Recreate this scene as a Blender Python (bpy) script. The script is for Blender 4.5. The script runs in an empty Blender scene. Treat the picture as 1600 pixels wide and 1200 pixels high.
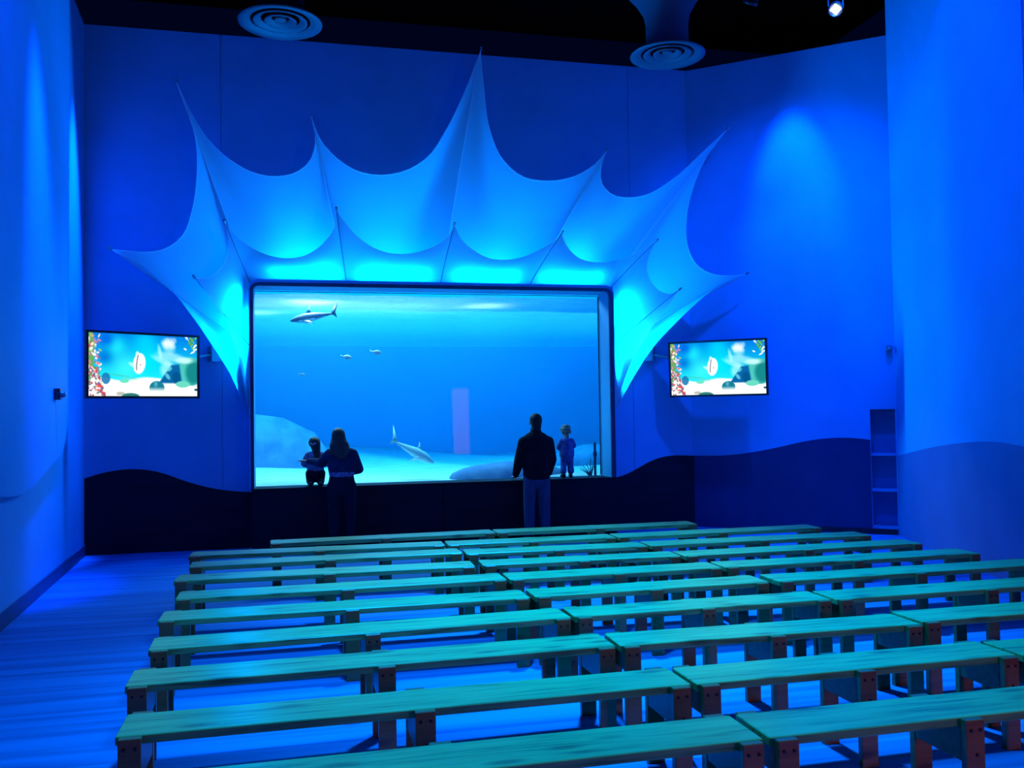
import bpy, bmesh, math, random
import numpy as np
from mathutils import Vector, Matrix
random.seed(7)
rng = np.random.default_rng(7)
C = bpy.context.scene.collection
S = bpy.context.scene

# ------------------------------------------------------------ camera, light, exposure
EYE = 1.75
cam = bpy.data.cameras.new('camera'); cam.sensor_width = 36.0; cam.lens = 36.0 * 1420 / 1600
cam.clip_start = 0.05; cam.clip_end = 200
co = bpy.data.objects.new('camera', cam); C.objects.link(co); S.camera = co
yaw, pitch, roll = 0.2339, 0.0311, -0.0152
cy, sy, cp, sp = math.cos(yaw), math.sin(yaw), math.cos(pitch), math.sin(pitch)
fw = Vector((sy * cp, cy * cp, sp)); rt = Vector((cy, -sy, 0)); up = rt.cross(fw)
r2 = math.cos(roll) * rt + math.sin(roll) * up; u2 = -math.sin(roll) * rt + math.cos(roll) * up
M = Matrix((r2, u2, -fw)).transposed().to_4x4(); M.translation = Vector((0, 0, EYE)); co.matrix_world = M

S.view_settings.view_transform = 'Standard'; S.view_settings.look = 'None'
S.view_settings.exposure = 0.0; S.view_settings.gamma = 1.0; S.view_settings.use_curve_mapping = False
S.cycles.max_bounces = 6; S.cycles.diffuse_bounces = 3; S.cycles.glossy_bounces = 2
S.cycles.transmission_bounces = 3; S.cycles.transparent_max_bounces = 12; S.cycles.volume_bounces = 0
S.cycles.caustics_reflective = False; S.cycles.caustics_refractive = False
S.cycles.sample_clamp_indirect = 4.0

w = bpy.data.worlds.new('world'); S.world = w; w.use_nodes = True
w.node_tree.nodes['Background'].inputs[0].default_value = (0.0, 0.02, 0.2, 1)
w.node_tree.nodes['Background'].inputs[1].default_value = 0.05

BLUE = (0.0, 0.07, 1.0); CYAN = (0.0, 0.235, 1.0); AQUA = (0.0, 0.30, 1.0)
def aim(o, t):
    o.rotation_euler = (Vector(t) - o.location).to_track_quat('-Z', 'Y').to_euler()
def area(name, loc, tgt, sx, sy_, power, col, spread=180):
    l = bpy.data.lights.new(name, 'AREA'); l.shape = 'RECTANGLE'; l.size = sx; l.size_y = sy_
    l.energy = power; l.color = col; l.spread = math.radians(spread)
    o = bpy.data.objects.new(name, l); C.objects.link(o); o.location = loc; aim(o, tgt); return o
def spot(name, loc, tgt, power, col, ang, blend=0.8, rad=0.12):
    l = bpy.data.lights.new(name, 'SPOT'); l.energy = power; l.color = col
    l.spot_size = math.radians(ang); l.spot_blend = blend; l.shadow_soft_size = rad
    o = bpy.data.objects.new(name, l); C.objects.link(o); o.location = loc; aim(o, tgt); return o
# ceiling floods of the auditorium (their fixtures hang above and behind the picture)
area('house_flood', (2.5, 5.0, 7.6), (2.5, 5.5, 0), 5, 4, 95, BLUE)
spot('bench_flood', (2.6, 7.6, 7.5), (2.6, 6.8, 0.4), 7000, AQUA, 60, 1.0, 0.25)
spot('floor_flood', (0.8, 4.7, 7.4), (0.9, 4.6, 0), 2900, AQUA, 68, 1.0, 0.25)
spot('angled_wall_spot', (6.35, 10.9, 7.4), (6.99, 11.66, 4.8), 3300, BLUE, 33, 1.0, 0.06)
spot('angled_wall_wash', (6.2, 8.6, 7.3), (6.7, 11.9, 3.2), 1250, (0.0, 0.1, 1.0), 70, 1.0, 0.1)
spot('near_wall_spot', (5.7, 8.6, 8.0), (6.95, 8.2, 4.6), 420, BLUE, 70, 1.0, 0.1)
spot('near_wall_wash', (4.0, 7.0, 7.4), (7.2, 8.8, 3.0), 720, BLUE, 75, 1.0, 0.1)
spot('side_wall_spot', (-1.5, 9.2, 7.4), (-2.5, 9.8, 3.0), 7000, BLUE, 24, 1.0, 0.12)
spot('side_wall_wash', (-0.6, 6.6, 7.4), (-2.4, 8.8, 4.2), 330, BLUE, 50, 1.0, 0.15)
spot('side_wall_graze', (-1.85, 8.0, 7.7), (-2.4, 8.15, 3.5), 260, BLUE, 30, 1.0, 0.1)
spot('corner_spot', (-1.75, 11.75, 7.85), (-2.6, 11.9, 3.9), 13000, (0.0, 0.12, 1.0), 17, 1.0, 0.06)
area('rear_warm_fill', (4.9, -2.0, 1.5), (2.0, 6.0, 0.6), 0.5, 2.0, 10, (1.0, 0.38, 0.2), 110)  # added warm fill lamp, unseen behind the camera, to redden the bench fronts
# light strips of the fabric canopy, lying on the ledge of the tank surround
for i, (x0, x1) in enumerate(((-0.35, 0.6), (0.8, 1.85), (2.1, 3.1), (3.35, 4.3))):
    area('front_strip', ((x0 + x1) / 2, 12.215, 3.535), ((x0 + x1) / 2, 12.2, 4.6), x1 - x0 - 0.1, 0.03, 17, CYAN)
    area('inner_strip', ((x0 + x1) / 2, 12.51, 3.56), ((x0 + x1) / 2, 12.4, 4.6), x1 - x0, 0.05, 72, CYAN)
for x, t in ((-0.62, -1.2), (4.47, 5.1)):
    area('front_side_strip', (x, 12.25, 3.0), (t, 12.0, 3.0), 0.03, 0.7, 45, CYAN)
    area('inner_side_strip', (x, 12.52, 2.8), (t, 12.2, 2.9), 0.05, 1.2, 115 if x < 0 else 240, CYAN)
# lamps over the tank
area('tank_lamp_front', (0.8, 14.2, 4.4), (0.8, 14.2, 0.8), 3.2, 0.9, 420, (0.35, 0.8, 1.0))
area('tank_lamp_rear', (3.0, 17.5, 4.6), (3.0, 19.0, 0.8), 10, 6, 2700, (0.04, 0.6, 1.0))

for loc, e in (((0.25, 13.75, 3.95), 480), ((-0.6, 15.2, 3.95), 260), ((2.9, 13.95, 3.95), 260)):
    spot('tank_spot', loc, (loc[0] + 0.1, loc[1] + 0.2, 0), e, (0.6, 0.9, 1.0), 100, 1.0, 0.12)

# ------------------------------------------------------------ materials
def mat(name, col, rough=0.6, metal=0.0, spec=0.4, noise=None, nscale=(6, 6, 6), bump=0.0, bscale=40, emit=None, estr=0.0, coord='Object', sheen=0):
    m = bpy.data.materials.new(name); m.use_nodes = True; nt = m.node_tree; N = nt.nodes; Lk = nt.links
    p = N['Principled BSDF']; p.inputs['Base Color'].default_value = (*col, 1); p.inputs['Roughness'].default_value = rough
    p.inputs['Metallic'].default_value = metal; p.inputs['Specular IOR Level'].default_value = spec
    if emit: p.inputs['Emission Color'].default_value = (*emit, 1); p.inputs['Emission Strength'].default_value = estr
    if noise or bump:
        tc = N.new('ShaderNodeTexCoord'); mp = N.new('ShaderNodeMapping'); mp.inputs['Scale'].default_value = nscale
        Lk.new(tc.outputs[coord], mp.inputs[0])
    if noise:
        nz = N.new('ShaderNodeTexNoise'); nz.inputs['Scale'].default_value = 1; nz.inputs['Detail'].default_value = 5
        Lk.new(mp.outputs[0], nz.inputs['Vector'])
        rp = N.new('ShaderNodeValToRGB'); rp.color_ramp.elements[0].position = 0.35; rp.color_ramp.elements[1].position = 0.65
        rp.color_ramp.elements[0].color = (*noise, 1); rp.color_ramp.elements[1].color = (*col, 1)
        Lk.new(nz.outputs[0], rp.inputs[0]); Lk.new(rp.outputs[0], p.inputs['Base Color'])
    if bump:
        nb = N.new('ShaderNodeTexNoise'); nb.inputs['Scale'].default_value = bscale; nb.inputs['Detail'].default_value = 3
        Lk.new(tc.outputs[coord], nb.inputs['Vector'])
        b = N.new('ShaderNodeBump'); b.inputs['Strength'].default_value = bump; b.inputs['Distance'].default_value = 0.01
        Lk.new(nb.outputs[0], b.inputs['Height']); Lk.new(b.outputs[0], p.inputs['Normal'])
    return m
MT = {}
MT['wall'] = mat('painted_wall', (0.12, 0.46, 0.75), 0.75, spec=0.2, noise=(0.1, 0.42, 0.69), nscale=(1.5, 1.5, 1.5), bump=0.15, bscale=60)
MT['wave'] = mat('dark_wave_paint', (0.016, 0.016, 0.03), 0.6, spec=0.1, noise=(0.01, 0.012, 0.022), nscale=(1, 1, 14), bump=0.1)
MT['wave_side'] = mat('side_wave_paint', (0.12, 0.4, 0.66), 0.7, spec=0.2, noise=(0.1, 0.35, 0.6), nscale=(1, 1, 2), bump=0.1)
MT['black'] = mat('black_ceiling', (0.012, 0.012, 0.016), 0.9, spec=0.1, noise=(0.004, 0.004, 0.006), nscale=(2, 2, 2))
MT['base'] = mat('dark_base', (0.03, 0.035, 0.06), 0.5, noise=(0.02, 0.025, 0.05), nscale=(3, 3, 3))
MT['plastic'] = mat('black_plastic', (0.02, 0.02, 0.025), 0.35, noise=(0.015, 0.015, 0.02), nscale=(9, 9, 9))
MT['metal'] = mat('grey_metal', (0.35, 0.36, 0.38), 0.35, 0.8, noise=(0.28, 0.29, 0.3), nscale=(8, 8, 8))
MT['diffuser'] = mat('diffuser_metal', (0.5, 0.5, 0.52), 0.5, 0.0, noise=(0.4, 0.4, 0.42), nscale=(4, 4, 4))
MT['frame'] = mat('surround_paint', (0.06, 0.45, 0.8), 0.6, noise=(0.05, 0.4, 0.75), nscale=(2, 2, 2), bump=0.05)
MT['edge'] = mat('dark_edge', (0.03, 0.05, 0.12), 0.5, noise=(0.02, 0.04, 0.1), nscale=(3, 3, 3))

def wood(name, a, b, c):
    m = bpy.data.materials.new(name); m.use_nodes = True; nt = m.node_tree; N = nt.nodes; Lk = nt.links
    p = N['Principled BSDF']; p.inputs['Roughness'].default_value = 0.32; p.inputs['Specular IOR Level'].default_value = 0.5
    tc = N.new('ShaderNodeTexCoord'); oi = N.new('ShaderNodeObjectInfo')
    ad = N.new('ShaderNodeVectorMath'); ad.operation = 'ADD'
    sc = N.new('ShaderNodeVectorMath'); sc.operation = 'SCALE'; sc.inputs['Scale'].default_value = 37.0
    cb = N.new('ShaderNodeCombineXYZ'); Lk.new(oi.outputs['Random'], cb.inputs[0]); Lk.new(oi.outputs['Random'], cb.inputs[1]); Lk.new(cb.outputs[0], sc.inputs[0])
    Lk.new(tc.outputs['Object'], ad.inputs[0]); Lk.new(sc.outputs[0], ad.inputs[1])
    mp = N.new('ShaderNodeMapping'); mp.inputs['Scale'].default_value = (2.2, 26, 26); Lk.new(ad.outputs[0], mp.inputs[0])
    nz = N.new('ShaderNodeTexNoise'); nz.inputs['Scale'].default_value = 1.0; nz.inputs['Detail'].default_value = 6; nz.inputs['Distortion'].default_value = 0.6
    Lk.new(mp.outputs[0], nz.inputs['Vector'])
    rp = N.new('ShaderNodeValToRGB'); e = rp.color_ramp.elements
    e[0].position = 0.3; e[0].color = (*a, 1); e[1].position = 0.68; e[1].color = (*c, 1)
    k = rp.color_ramp.elements.new(0.46); k.color = (*b, 1)
    Lk.new(nz.outputs[0], rp.inputs[0])
    # knots
    mk = N.new('ShaderNodeMapping'); mk.inputs['Scale'].default_value = (2.2, 8, 8); Lk.new(ad.outputs[0], mk.inputs[0])
    vo = N.new('ShaderNodeTexVoronoi'); vo.inputs['Scale'].default_value = 1.0; Lk.new(mk.outputs[0], vo.inputs['Vector'])
    kr = N.new('ShaderNodeValToRGB'); kr.color_ramp.elements[0].position = 0.08; kr.color_ramp.elements[0].color = (0.45, 0.4, 0.35, 1)
    kr.color_ramp.elements[1].position = 0.24; kr.color_ramp.elements[1].color = (1, 1, 1, 1); Lk.new(vo.outputs['Distance'], kr.inputs[0])
    mx = N.new('ShaderNodeMix'); mx.data_type = 'RGBA'; mx.blend_type = 'MULTIPLY'; mx.inputs['Factor'].default_value = 1.0
    Lk.new(rp.outputs[0], mx.inputs[6]); Lk.new(kr.outputs[0], mx.inputs[7]); Lk.new(mx.outputs[2], p.inputs['Base Color'])
    b = N.new('ShaderNodeBump'); b.inputs['Strength'].default_value = 0.25; b.inputs['Distance'].default_value = 0.004
    Lk.new(nz.outputs[0], b.inputs['Height']); Lk.new(b.outputs[0], p.inputs['Normal'])
    return m
MT['wood'] = wood('bench_wood', (0.07, 0.2, 0.05), (0.18, 0.45, 0.13), (0.28, 0.58, 0.17))
MT['leg'] = wood('leg_wood', (0.28, 0.10, 0.028), (0.38, 0.14, 0.035), (0.44, 0.17, 0.042))

def carpet():
    m = bpy.data.materials.new('carpet'); m.use_nodes = True; nt = m.node_tree; N = nt.nodes; Lk = nt.links
    p = N['Principled BSDF']; p.inputs['Roughness'].default_value = 0.85; p.inputs['Specular IOR Level'].default_value = 0.15
    tc = N.new('ShaderNodeTexCoord'); mp = N.new('ShaderNodeMapping'); mp.inputs['Scale'].default_value = (0.4, 10.0, 1); mp.inputs['Rotation'].default_value = (0, 0, 0.04)
    Lk.new(tc.outputs['Object'], mp.inputs[0])
    nz = N.new('ShaderNodeTexNoise'); nz.inputs['Scale'].default_value = 1; nz.inputs['Detail'].default_value = 4; nz.inputs['Distortion'].default_value = 0.5
    Lk.new(mp.outputs[0], nz.inputs['Vector'])
    rp = N.new('ShaderNodeValToRGB'); e = rp.color_ramp.elements
    e[0].position = 0.3; e[0].color = (0.018, 0.15, 0.42, 1); e[1].position = 0.6; e[1].color = (0.03, 0.3, 0.68, 1)
    Lk.new(nz.outputs[0], rp.inputs[0]); Lk.new(rp.outputs[0], p.inputs['Base Color'])
    n2 = N.new('ShaderNodeTexNoise'); n2.inputs['Scale'].default_value = 160; Lk.new(tc.outputs['Object'], n2.inputs['Vector'])
    b = N.new('ShaderNodeBump'); b.inputs['Strength'].default_value = 0.4; b.inputs['Distance'].default_value = 0.01
    Lk.new(n2.outputs[0], b.inputs['Height']); Lk.new(b.outputs[0], p.inputs['Normal'])
    return m
MT['carpet'] = carpet()

def fabric():
    m = bpy.data.materials.new('stretch_fabric'); m.use_nodes = True; nt = m.node_tree; N = nt.nodes; Lk = nt.links
    N.remove(N['Principled BSDF']); out = N['Material Output']
    d = N.new('ShaderNodeBsdfDiffuse'); t = N.new('ShaderNodeBsdfTranslucent'); mx = N.new('ShaderNodeMixShader'); mx.inputs[0].default_value = 0.38
    tc = N.new('ShaderNodeTexCoord'); nz = N.new('ShaderNodeTexNoise'); nz.inputs['Scale'].default_value = 3
    rp = N.new('ShaderNodeValToRGB'); rp.color_ramp.elements[0].color = (0.42, 0.68, 0.76, 1); rp.color_ramp.elements[1].color = (0.46, 0.74, 0.82, 1)
    Lk.new(tc.outputs['Object'], nz.inputs['Vector']); Lk.new(nz.outputs[0], rp.inputs[0])
    Lk.new(rp.outputs[0], d.inputs[0]); Lk.new(rp.outputs[0], t.inputs[0])
    Lk.new(d.outputs[0], mx.inputs[1]); Lk.new(t.outputs[0], mx.inputs[2]); Lk.new(mx.outputs[0], out.inputs[0])
    return m
MT['fabric'] = fabric()

def clear(name, gl=0.04, rough=0.0, tr=None, col=(1, 1, 1)):
    m = bpy.data.materials.new(name); m.use_nodes = True; nt = m.node_tree; N = nt.nodes; Lk = nt.links
    N.remove(N['Principled BSDF']); out = N['Material Output']
    t = N.new('ShaderNodeBsdfTransparent'); t.inputs[0].default_value = (*col, 1)
    g = N.new('ShaderNodeBsdfGlossy'); g.inputs['Roughness'].default_value = rough
    mx = N.new('ShaderNodeMixShader'); mx.inputs[0].default_value = gl
    Lk.new(t.outputs[0], mx.inputs[1]); Lk.new(g.outputs[0], mx.inputs[2]); last = mx
    if tr is not None:
        tl = N.new('ShaderNodeBsdfTranslucent'); m2 = N.new('ShaderNodeMixShader'); m2.inputs[0].default_value = tr
        tc = N.new('ShaderNodeTexCoord'); mp = N.new('ShaderNodeMapping'); mp.inputs['Scale'].default_value = (2.2, 4.5, 1)
        nz = N.new('ShaderNodeTexNoise'); nz.inputs['Scale'].default_value = 2; nz.inputs['Detail'].default_value = 4
        b = N.new('ShaderNodeBump'); b.inputs['Strength'].default_value = 1.0; b.inputs['Distance'].default_value = 0.08
        Lk.new(tc.outputs['Object'], mp.inputs[0]); Lk.new(mp.outputs[0], nz.inputs['Vector']); Lk.new(nz.outputs[0], b.inputs['Height'])
        Lk.new(b.outputs[0], g.inputs['Normal']); Lk.new(b.outputs[0], tl.inputs['Normal'])
        Lk.new(mx.outputs[0], m2.inputs[1]); Lk.new(tl.outputs[0], m2.inputs[2]); last = m2
    Lk.new(last.outputs[0], out.inputs[0]); return m
MT['glass'] = clear('clear_acrylic', 0.0035)
MT['surface'] = clear('water_surface', 0.5, 0.14, 0.05)

def water():
    m = bpy.data.materials.new('tank_water'); m.use_nodes = True; nt = m.node_tree; N = nt.nodes
    N.remove(N['Principled BSDF']); a = N.new('ShaderNodeVolumeAbsorption'); a.inputs[0].default_value = (0.0, 0.7, 0.99, 1); a.inputs['Density'].default_value = 0.35
    sc = N.new('ShaderNodeVolumeScatter'); sc.inputs[0].default_value = (0.05, 0.5, 1.0, 1); sc.inputs['Density'].default_value = 0.1; ad = N.new('ShaderNodeAddShader')
    nt.links.new(a.outputs[0], ad.inputs[0]); nt.links.new(sc.outputs[0], ad.inputs[1]); nt.links.new(ad.outputs[0], N['Material Output'].inputs['Volume']); return m
MT['water'] = water()
MT['tank'] = mat('tank_wall', (0.02, 0.5, 0.8), 0.9, spec=0.0, noise=(0.02, 0.42, 0.7), nscale=(0.5, 0.5, 0.5))
MT['sand'] = mat('sand', (0.8, 0.85, 0.8), 0.9, spec=0.1, noise=(0.6, 0.65, 0.6), nscale=(2, 6, 2), bump=0.6, bscale=12)
MT['rock'] = mat('pale_rock', (0.2, 0.34, 0.5), 0.9, spec=0.1, noise=(0.1, 0.2, 0.36), nscale=(3, 3, 3), bump=0.5, bscale=8)
MT['shark'] = mat('shark_skin', (0.07, 0.13, 0.25), 0.5, noise=(0.05, 0.1, 0.2), nscale=(6, 6, 6))
MT['belly'] = mat('shark_belly', (0.8, 0.85, 0.85), 0.5, noise=(0.7, 0.78, 0.8), nscale=(6, 6, 6))
MT['pale'] = mat('pale_shark_skin', (0.45, 0.7, 0.72), 0.5, noise=(0.35, 0.6, 0.65), nscale=(6, 6, 6))
MT['fish'] = mat('silver_fish', (0.9, 1.0, 0.9), 0.4, noise=(0.8, 0.9, 0.85), nscale=(20, 20, 20))

# ------------------------------------------------------------ helpers
def tag(o, label=None, cat=None, group=None, kind=None):
    if label: o['label'] = label
    if cat: o['category'] = cat
    if group: o['group'] = group
    if kind: o['kind'] = kind
    return o
def obj(name, me, m=None, parent=None, loc=None):
    if isinstance(me, bmesh.types.BMesh):
        b = me; me = bpy.data.meshes.new(name); b.to_mesh(me); b.free()
    if m is not None and not me.materials: me.materials.append(m)
    o = bpy.data.objects.new(name, me); C.objects.link(o)
    if parent: o.parent = parent
    if loc: o.location = loc
    return o
def empty(name, loc=(0, 0, 0), rz=0.0):
    o = bpy.data.objects.new(name, None); C.objects.link(o); o.location = loc; o.rotation_euler.z = rz; o.empty_display_size = 0.2
    return o
def smooth(o):
    o.data.polygons.foreach_set('use_smooth', [True] * len(o.data.polygons)); return o
def box(bm, c, s, R=None, bev=0.0):
    r = bmesh.ops.create_cube(bm, size=1.0); vs = r['verts']
    for v in vs:
        v.co = Vector((v.co.x * s[0], v.co.y * s[1], v.co.z * s[2]))
    if bev:
        es = list({e for v in vs for e in v.link_edges})
        rr = bmesh.ops.bevel(bm, geom=es, offset=bev, segments=1, affect='EDGES'); vs = list(set(rr['verts']) | {v for v in vs if v.is_valid})
    for v in vs:
        p = v.co if R is None else R @ v.co
        v.co = p + Vector(c)
    return bm
def boxo(name, c, s, m, parent=None, bev=0.0, R=None):
    bm = bmesh.new(); box(bm, c, s, R, bev); return obj(name, bm, m, parent)
def tube_mesh(pts, r, n=8, cap=True):
    bm = bmesh.new(); pts = [Vector(p) for p in pts]; rs = r if isinstance(r, (list, tuple)) else [r] * len(pts); rings = []
    ref = None
    for i, p in enumerate(pts):
        t = (pts[min(i + 1, len(pts) - 1)] - pts[max(i - 1, 0)]).normalized()
        if ref is None: ref = Vector((0, 0, 1)) if abs(t.z) < 0.9 else Vector((1, 0, 0))
        a = t.cross(ref).normalized(); b = t.cross(a).normalized(); ref = -b if False else a.cross(t).normalized()
        rings.append([bm.verts.new(p + rs[i] * (math.cos(2 * math.pi * k / n) * a + math.sin(2 * math.pi * k / n) * b)) for k in range(n)])
    for i in range(len(rings) - 1):
        for k in range(n):
            bm.faces.new((rings[i][k], rings[i][(k + 1) % n], rings[i + 1][(k + 1) % n], rings[i + 1][k]))
    if cap and n > 2: bm.faces.new(rings[0][::-1]); bm.faces.new(rings[-1])
    bmesh.ops.recalc_face_normals(bm, faces=bm.faces[:])
    return bm
def lathe(prof, n=32, loc=(0, 0, 0)):
    bm = bmesh.new(); rings = []
    for r, z in prof:
        rings.append([bm.verts.new((loc[0] + r * math.cos(2 * math.pi * k / n), loc[1] + r * math.sin(2 * math.pi * k / n), loc[2] + z)) for k in range(n)])
    for i in range(len(rings) - 1):
        for k in range(n):
            bm.faces.new((rings[i][k], rings[i][(k + 1) % n], rings[i + 1][(k + 1) % n], rings[i + 1][k]))
    bmesh.ops.recalc_face_normals(bm, faces=bm.faces[:])
    return bm
def prism(poly, to3, depth):
    """Extruded outline: poly of (s, z); to3(s, z, t) gives the world point, t is the depth into the wall."""
    bm = bmesh.new()
    a = [bm.verts.new(to3(s, z, 0.0)) for s, z in poly]; b = [bm.verts.new(to3(s, z, depth)) for s, z in poly]
    bm.faces.new(a); bm.faces.new(b[::-1]); n = len(poly)
    for i in range(n):
        j = (i + 1) % n; bm.faces.new((a[j], a[i], b[i], b[j]))
    bmesh.ops.recalc_face_normals(bm, faces=bm.faces[:]); return bm
def blob(parts, name, m, parent=None, voxel=0.01, sm=2):
    """One continuous surface grown from overlapping tapered limbs: (p, q, rp, rq, flat) with flat = (x scale, y scale)."""
    bm = bmesh.new()
    for p, q, rp, rq, fl in parts:
        p, q = Vector(p), Vector(q); ax = q - p; L = ax.length
        t = ax.normalized() if L > 1e-6 else Vector((0, 0, 1))
        a = Vector((1, 0, 0)); a = (a - t * a.dot(t))
        if a.length < 0.3: a = Vector((0, 1, 0)); a = a - t * a.dot(t)
        a.normalize(); b = t.cross(a)
        n = 14; rings = []
        seq = [(-math.cos(k * math.pi / 10) * rp, math.sin(k * math.pi / 10) * rp) for k in range(1, 6)] + [(L + math.sin(k * math.pi / 10) * rq, math.cos(k * math.pi / 10) * rq) for k in range(0, 5)]
        for d, r in seq:
            rings.append([bm.verts.new(p + t * d + r * (math.cos(2 * math.pi * k / n) * a * fl[0] + math.sin(2 * math.pi * k / n) * b * fl[1])) for k in range(n)])
        for i in range(len(rings) - 1):
            for k in range(n):
                bm.faces.new((rings[i][k], rings[i][(k + 1) % n], rings[i + 1][(k + 1) % n], rings[i + 1][k]))
        bm.faces.new(rings[0][::-1]); bm.faces.new(rings[-1])
    bmesh.ops.recalc_face_normals(bm, faces=bm.faces[:])
    me = bpy.data.meshes.new('tmp'); bm.to_mesh(me); bm.free()
    o = bpy.data.objects.new('tmp', me); C.objects.link(o)
    md = o.modifiers.new('r', 'REMESH'); md.mode = 'VOXEL'; md.voxel_size = voxel
    if sm: s = o.modifiers.new('s', 'SMOOTH'); s.iterations = sm; s.factor = 0.6
    dg = bpy.context.evaluated_depsgraph_get(); nm = bpy.data.meshes.new_from_object(o.evaluated_get(dg))
    bpy.data.objects.remove(o); bpy.data.meshes.remove(me)
    nm.name = name; nm.materials.clear(); out = obj(name, nm, m, parent); smooth(out); return out
MT['wave_mid'] = mat('blue_wave_paint', (0.16, 0.2, 0.42), 0.65, spec=0.2, noise=(0.14, 0.18, 0.38), nscale=(2, 2, 2), bump=0.1)
MT['base_side'] = mat('blue_baseboard', (0.04, 0.07, 0.18), 0.5, noise=(0.03, 0.06, 0.15), nscale=(3, 3, 3))
MT['hem'] = mat('fabric_hem', (0.85, 0.88, 0.92), 0.7, noise=(0.8, 0.84, 0.88), nscale=(9, 9, 9))
MT['seam'] = mat('fabric_seam', (0.12, 0.18, 0.3), 0.7, noise=(0.1, 0.15, 0.26), nscale=(9, 9, 9))
MT['duct'] = mat('painted_duct', (0.1, 0.1, 0.14), 0.6, noise=(0.08, 0.08, 0.12), nscale=(3, 3, 3))
MT['lamp'] = mat('lamp_lens', (0.5, 0.7, 1.0), 0.3, emit=(0.35, 0.6, 1.0), estr=30.0, noise=(0.45, 0.65, 0.95), nscale=(9, 9, 9))
MT['diffuser'] = mat('dark_diffuser_metal', (0.1, 0.1, 0.12), 0.5, noise=(0.08, 0.08, 0.1), nscale=(4, 4, 4))
def hem():
    m = bpy.data.materials.new('bright_hem'); m.use_nodes = True; nt = m.node_tree; N = nt.nodes; Lk = nt.links
    N.remove(N['Principled BSDF']); d = N.new('ShaderNodeBsdfDiffuse'); t = N.new('ShaderNodeBsdfTranslucent'); mx = N.new('ShaderNodeMixShader'); mx.inputs[0].default_value = 0.45
    tc = N.new('ShaderNodeTexCoord'); nz = N.new('ShaderNodeTexNoise'); nz.inputs['Scale'].default_value = 6; Lk.new(tc.outputs['Object'], nz.inputs['Vector'])
    rp = N.new('ShaderNodeValToRGB'); rp.color_ramp.elements[0].color = (0.85, 0.9, 0.92, 1); rp.color_ramp.elements[1].color = (0.95, 0.97, 0.98, 1); Lk.new(nz.outputs[0], rp.inputs[0])
    for q in (d, t): Lk.new(rp.outputs[0], q.inputs[0])
    Lk.new(d.outputs[0], mx.inputs[1]); Lk.new(t.outputs[0], mx.inputs[2]); Lk.new(mx.outputs[0], N['Material Output'].inputs[0]); return m
MT['hem'] = hem()
MT['wave_angled'] = mat('angled_wave_paint', (0.035, 0.045, 0.14), 0.6, spec=0.15, noise=(0.03, 0.038, 0.12), nscale=(2, 2, 2), bump=0.1)

# ------------------------------------------------------------ room shell
def flat_wall(P0, d, out):
    """frame of a vertical wall: s along d from P0, t metres into the wall (out)."""
    return lambda s, z, t: (P0[0] + d[0] * s + out[0] * t, P0[1] + d[1] * s + out[1] * t, z)
BACK = lambda s, z, t: (s, 12.66 + t, z)
aw = Vector((7.99 - 5.79, 10.88 - 12.66)).normalized(); ANG = flat_wall((5.79, 12.66), aw, (-aw.y, aw.x))
nw = Vector((6.72 - 7.99, 7.35 - 10.88)).normalized(); NEAR = flat_wall((7.99, 10.88), nw, (-nw.y, nw.x))
lw = Vector((-0.056, 0.998)).normalized(); LEFT = flat_wall((-2.048, 2.0), lw, (-lw.y, lw.x))
SL = 10.68                                             # length of the left wall up to the corner
boxo('floor', (2.5, 4.6, -0.06), (14, 21, 0.12), MT['carpet']); tag(bpy.data.objects['floor'], kind='structure')
cl = boxo('ceiling', (2.5, 4.6, 8.4), (14, 21, 0.15), MT['black']); tag(cl, kind='structure')
for y in (1.5, 4.0, 6.5, 9.0, 11.4):
    boxo('beam', (2.5, y, 8.15), (13, 0.18, 0.35), MT['black'], cl)
for x in (-1.4, 1.6, 4.6, 7.2):
    boxo('beam', (x, 5.2, 7.85), (0.12, 13, 0.2), MT['black'], cl)

wb = obj('wall_back', prism([(-2.8, 0), (-0.575, 0), (-0.575, 3.5), (4.415, 3.5), (4.415, 0), (5.9, 0), (5.9, 6.88), (-2.8, 6.88)], BACK, 0.1), MT['wall']); tag(wb, kind='structure')
for poly in ([(-2.65, 0), (-0.952, 0), (-0.952, 6.89), (-2.65, 6.89)],
             [(-0.945, 0), (-0.57, 0), (-0.57, 3.5), (4.41, 3.5), (4.41, 0), (4.85, 0), (4.85, 6.89), (-0.945, 6.89)],
             [(4.857, 0), (5.785, 0), (5.785, 6.89), (4.857, 6.89)]):
    obj('wall_panel', prism(poly, BACK, -0.014), MT['wall'], wb)
WL = [(-2.65, 0.981), (-2.509, 1.026), (-2.318, 1.069), (-2.085, 1.087), (-1.851, 1.064), (-1.655, 1.008), (-1.457, 0.926), (-1.217, 0.843), (-0.975, 0.784), (-0.731, 0.75), (-0.57, 0.738)]
WR = [(4.41, 0.758), (4.489, 0.764), (4.689, 0.805), (4.891, 0.893), (5.094, 0.991), (5.298, 1.052), (5.503, 1.07), (5.79, 1.058)]
def dense(pts, k=4):
    out = []
    for i in range(len(pts) - 1):
        p0 = pts[max(i - 1, 0)]; p1 = pts[i]; p2 = pts[i + 1]; p3 = pts[min(i + 2, len(pts) - 1)]
        for j in range(k):
            t = j / k
            out.append(tuple(0.5 * (2 * p1[c] + (p2[c] - p0[c]) * t + (2 * p0[c] - 5 * p1[c] + 4 * p2[c] - p3[c]) * t * t + (3 * p1[c] - p0[c] - 3 * p2[c] + p3[c]) * t ** 3) for c in (0, 1)))
    return out + [pts[-1]]
BK2 = lambda s, z, t: (s, 12.646 + t, z)
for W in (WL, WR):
    W = dense(W); obj('wave_panel', prism(W + [(W[-1][0], 0.001), (W[0][0], 0.001)], BK2, -0.015), MT['wave'], wb)

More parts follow.
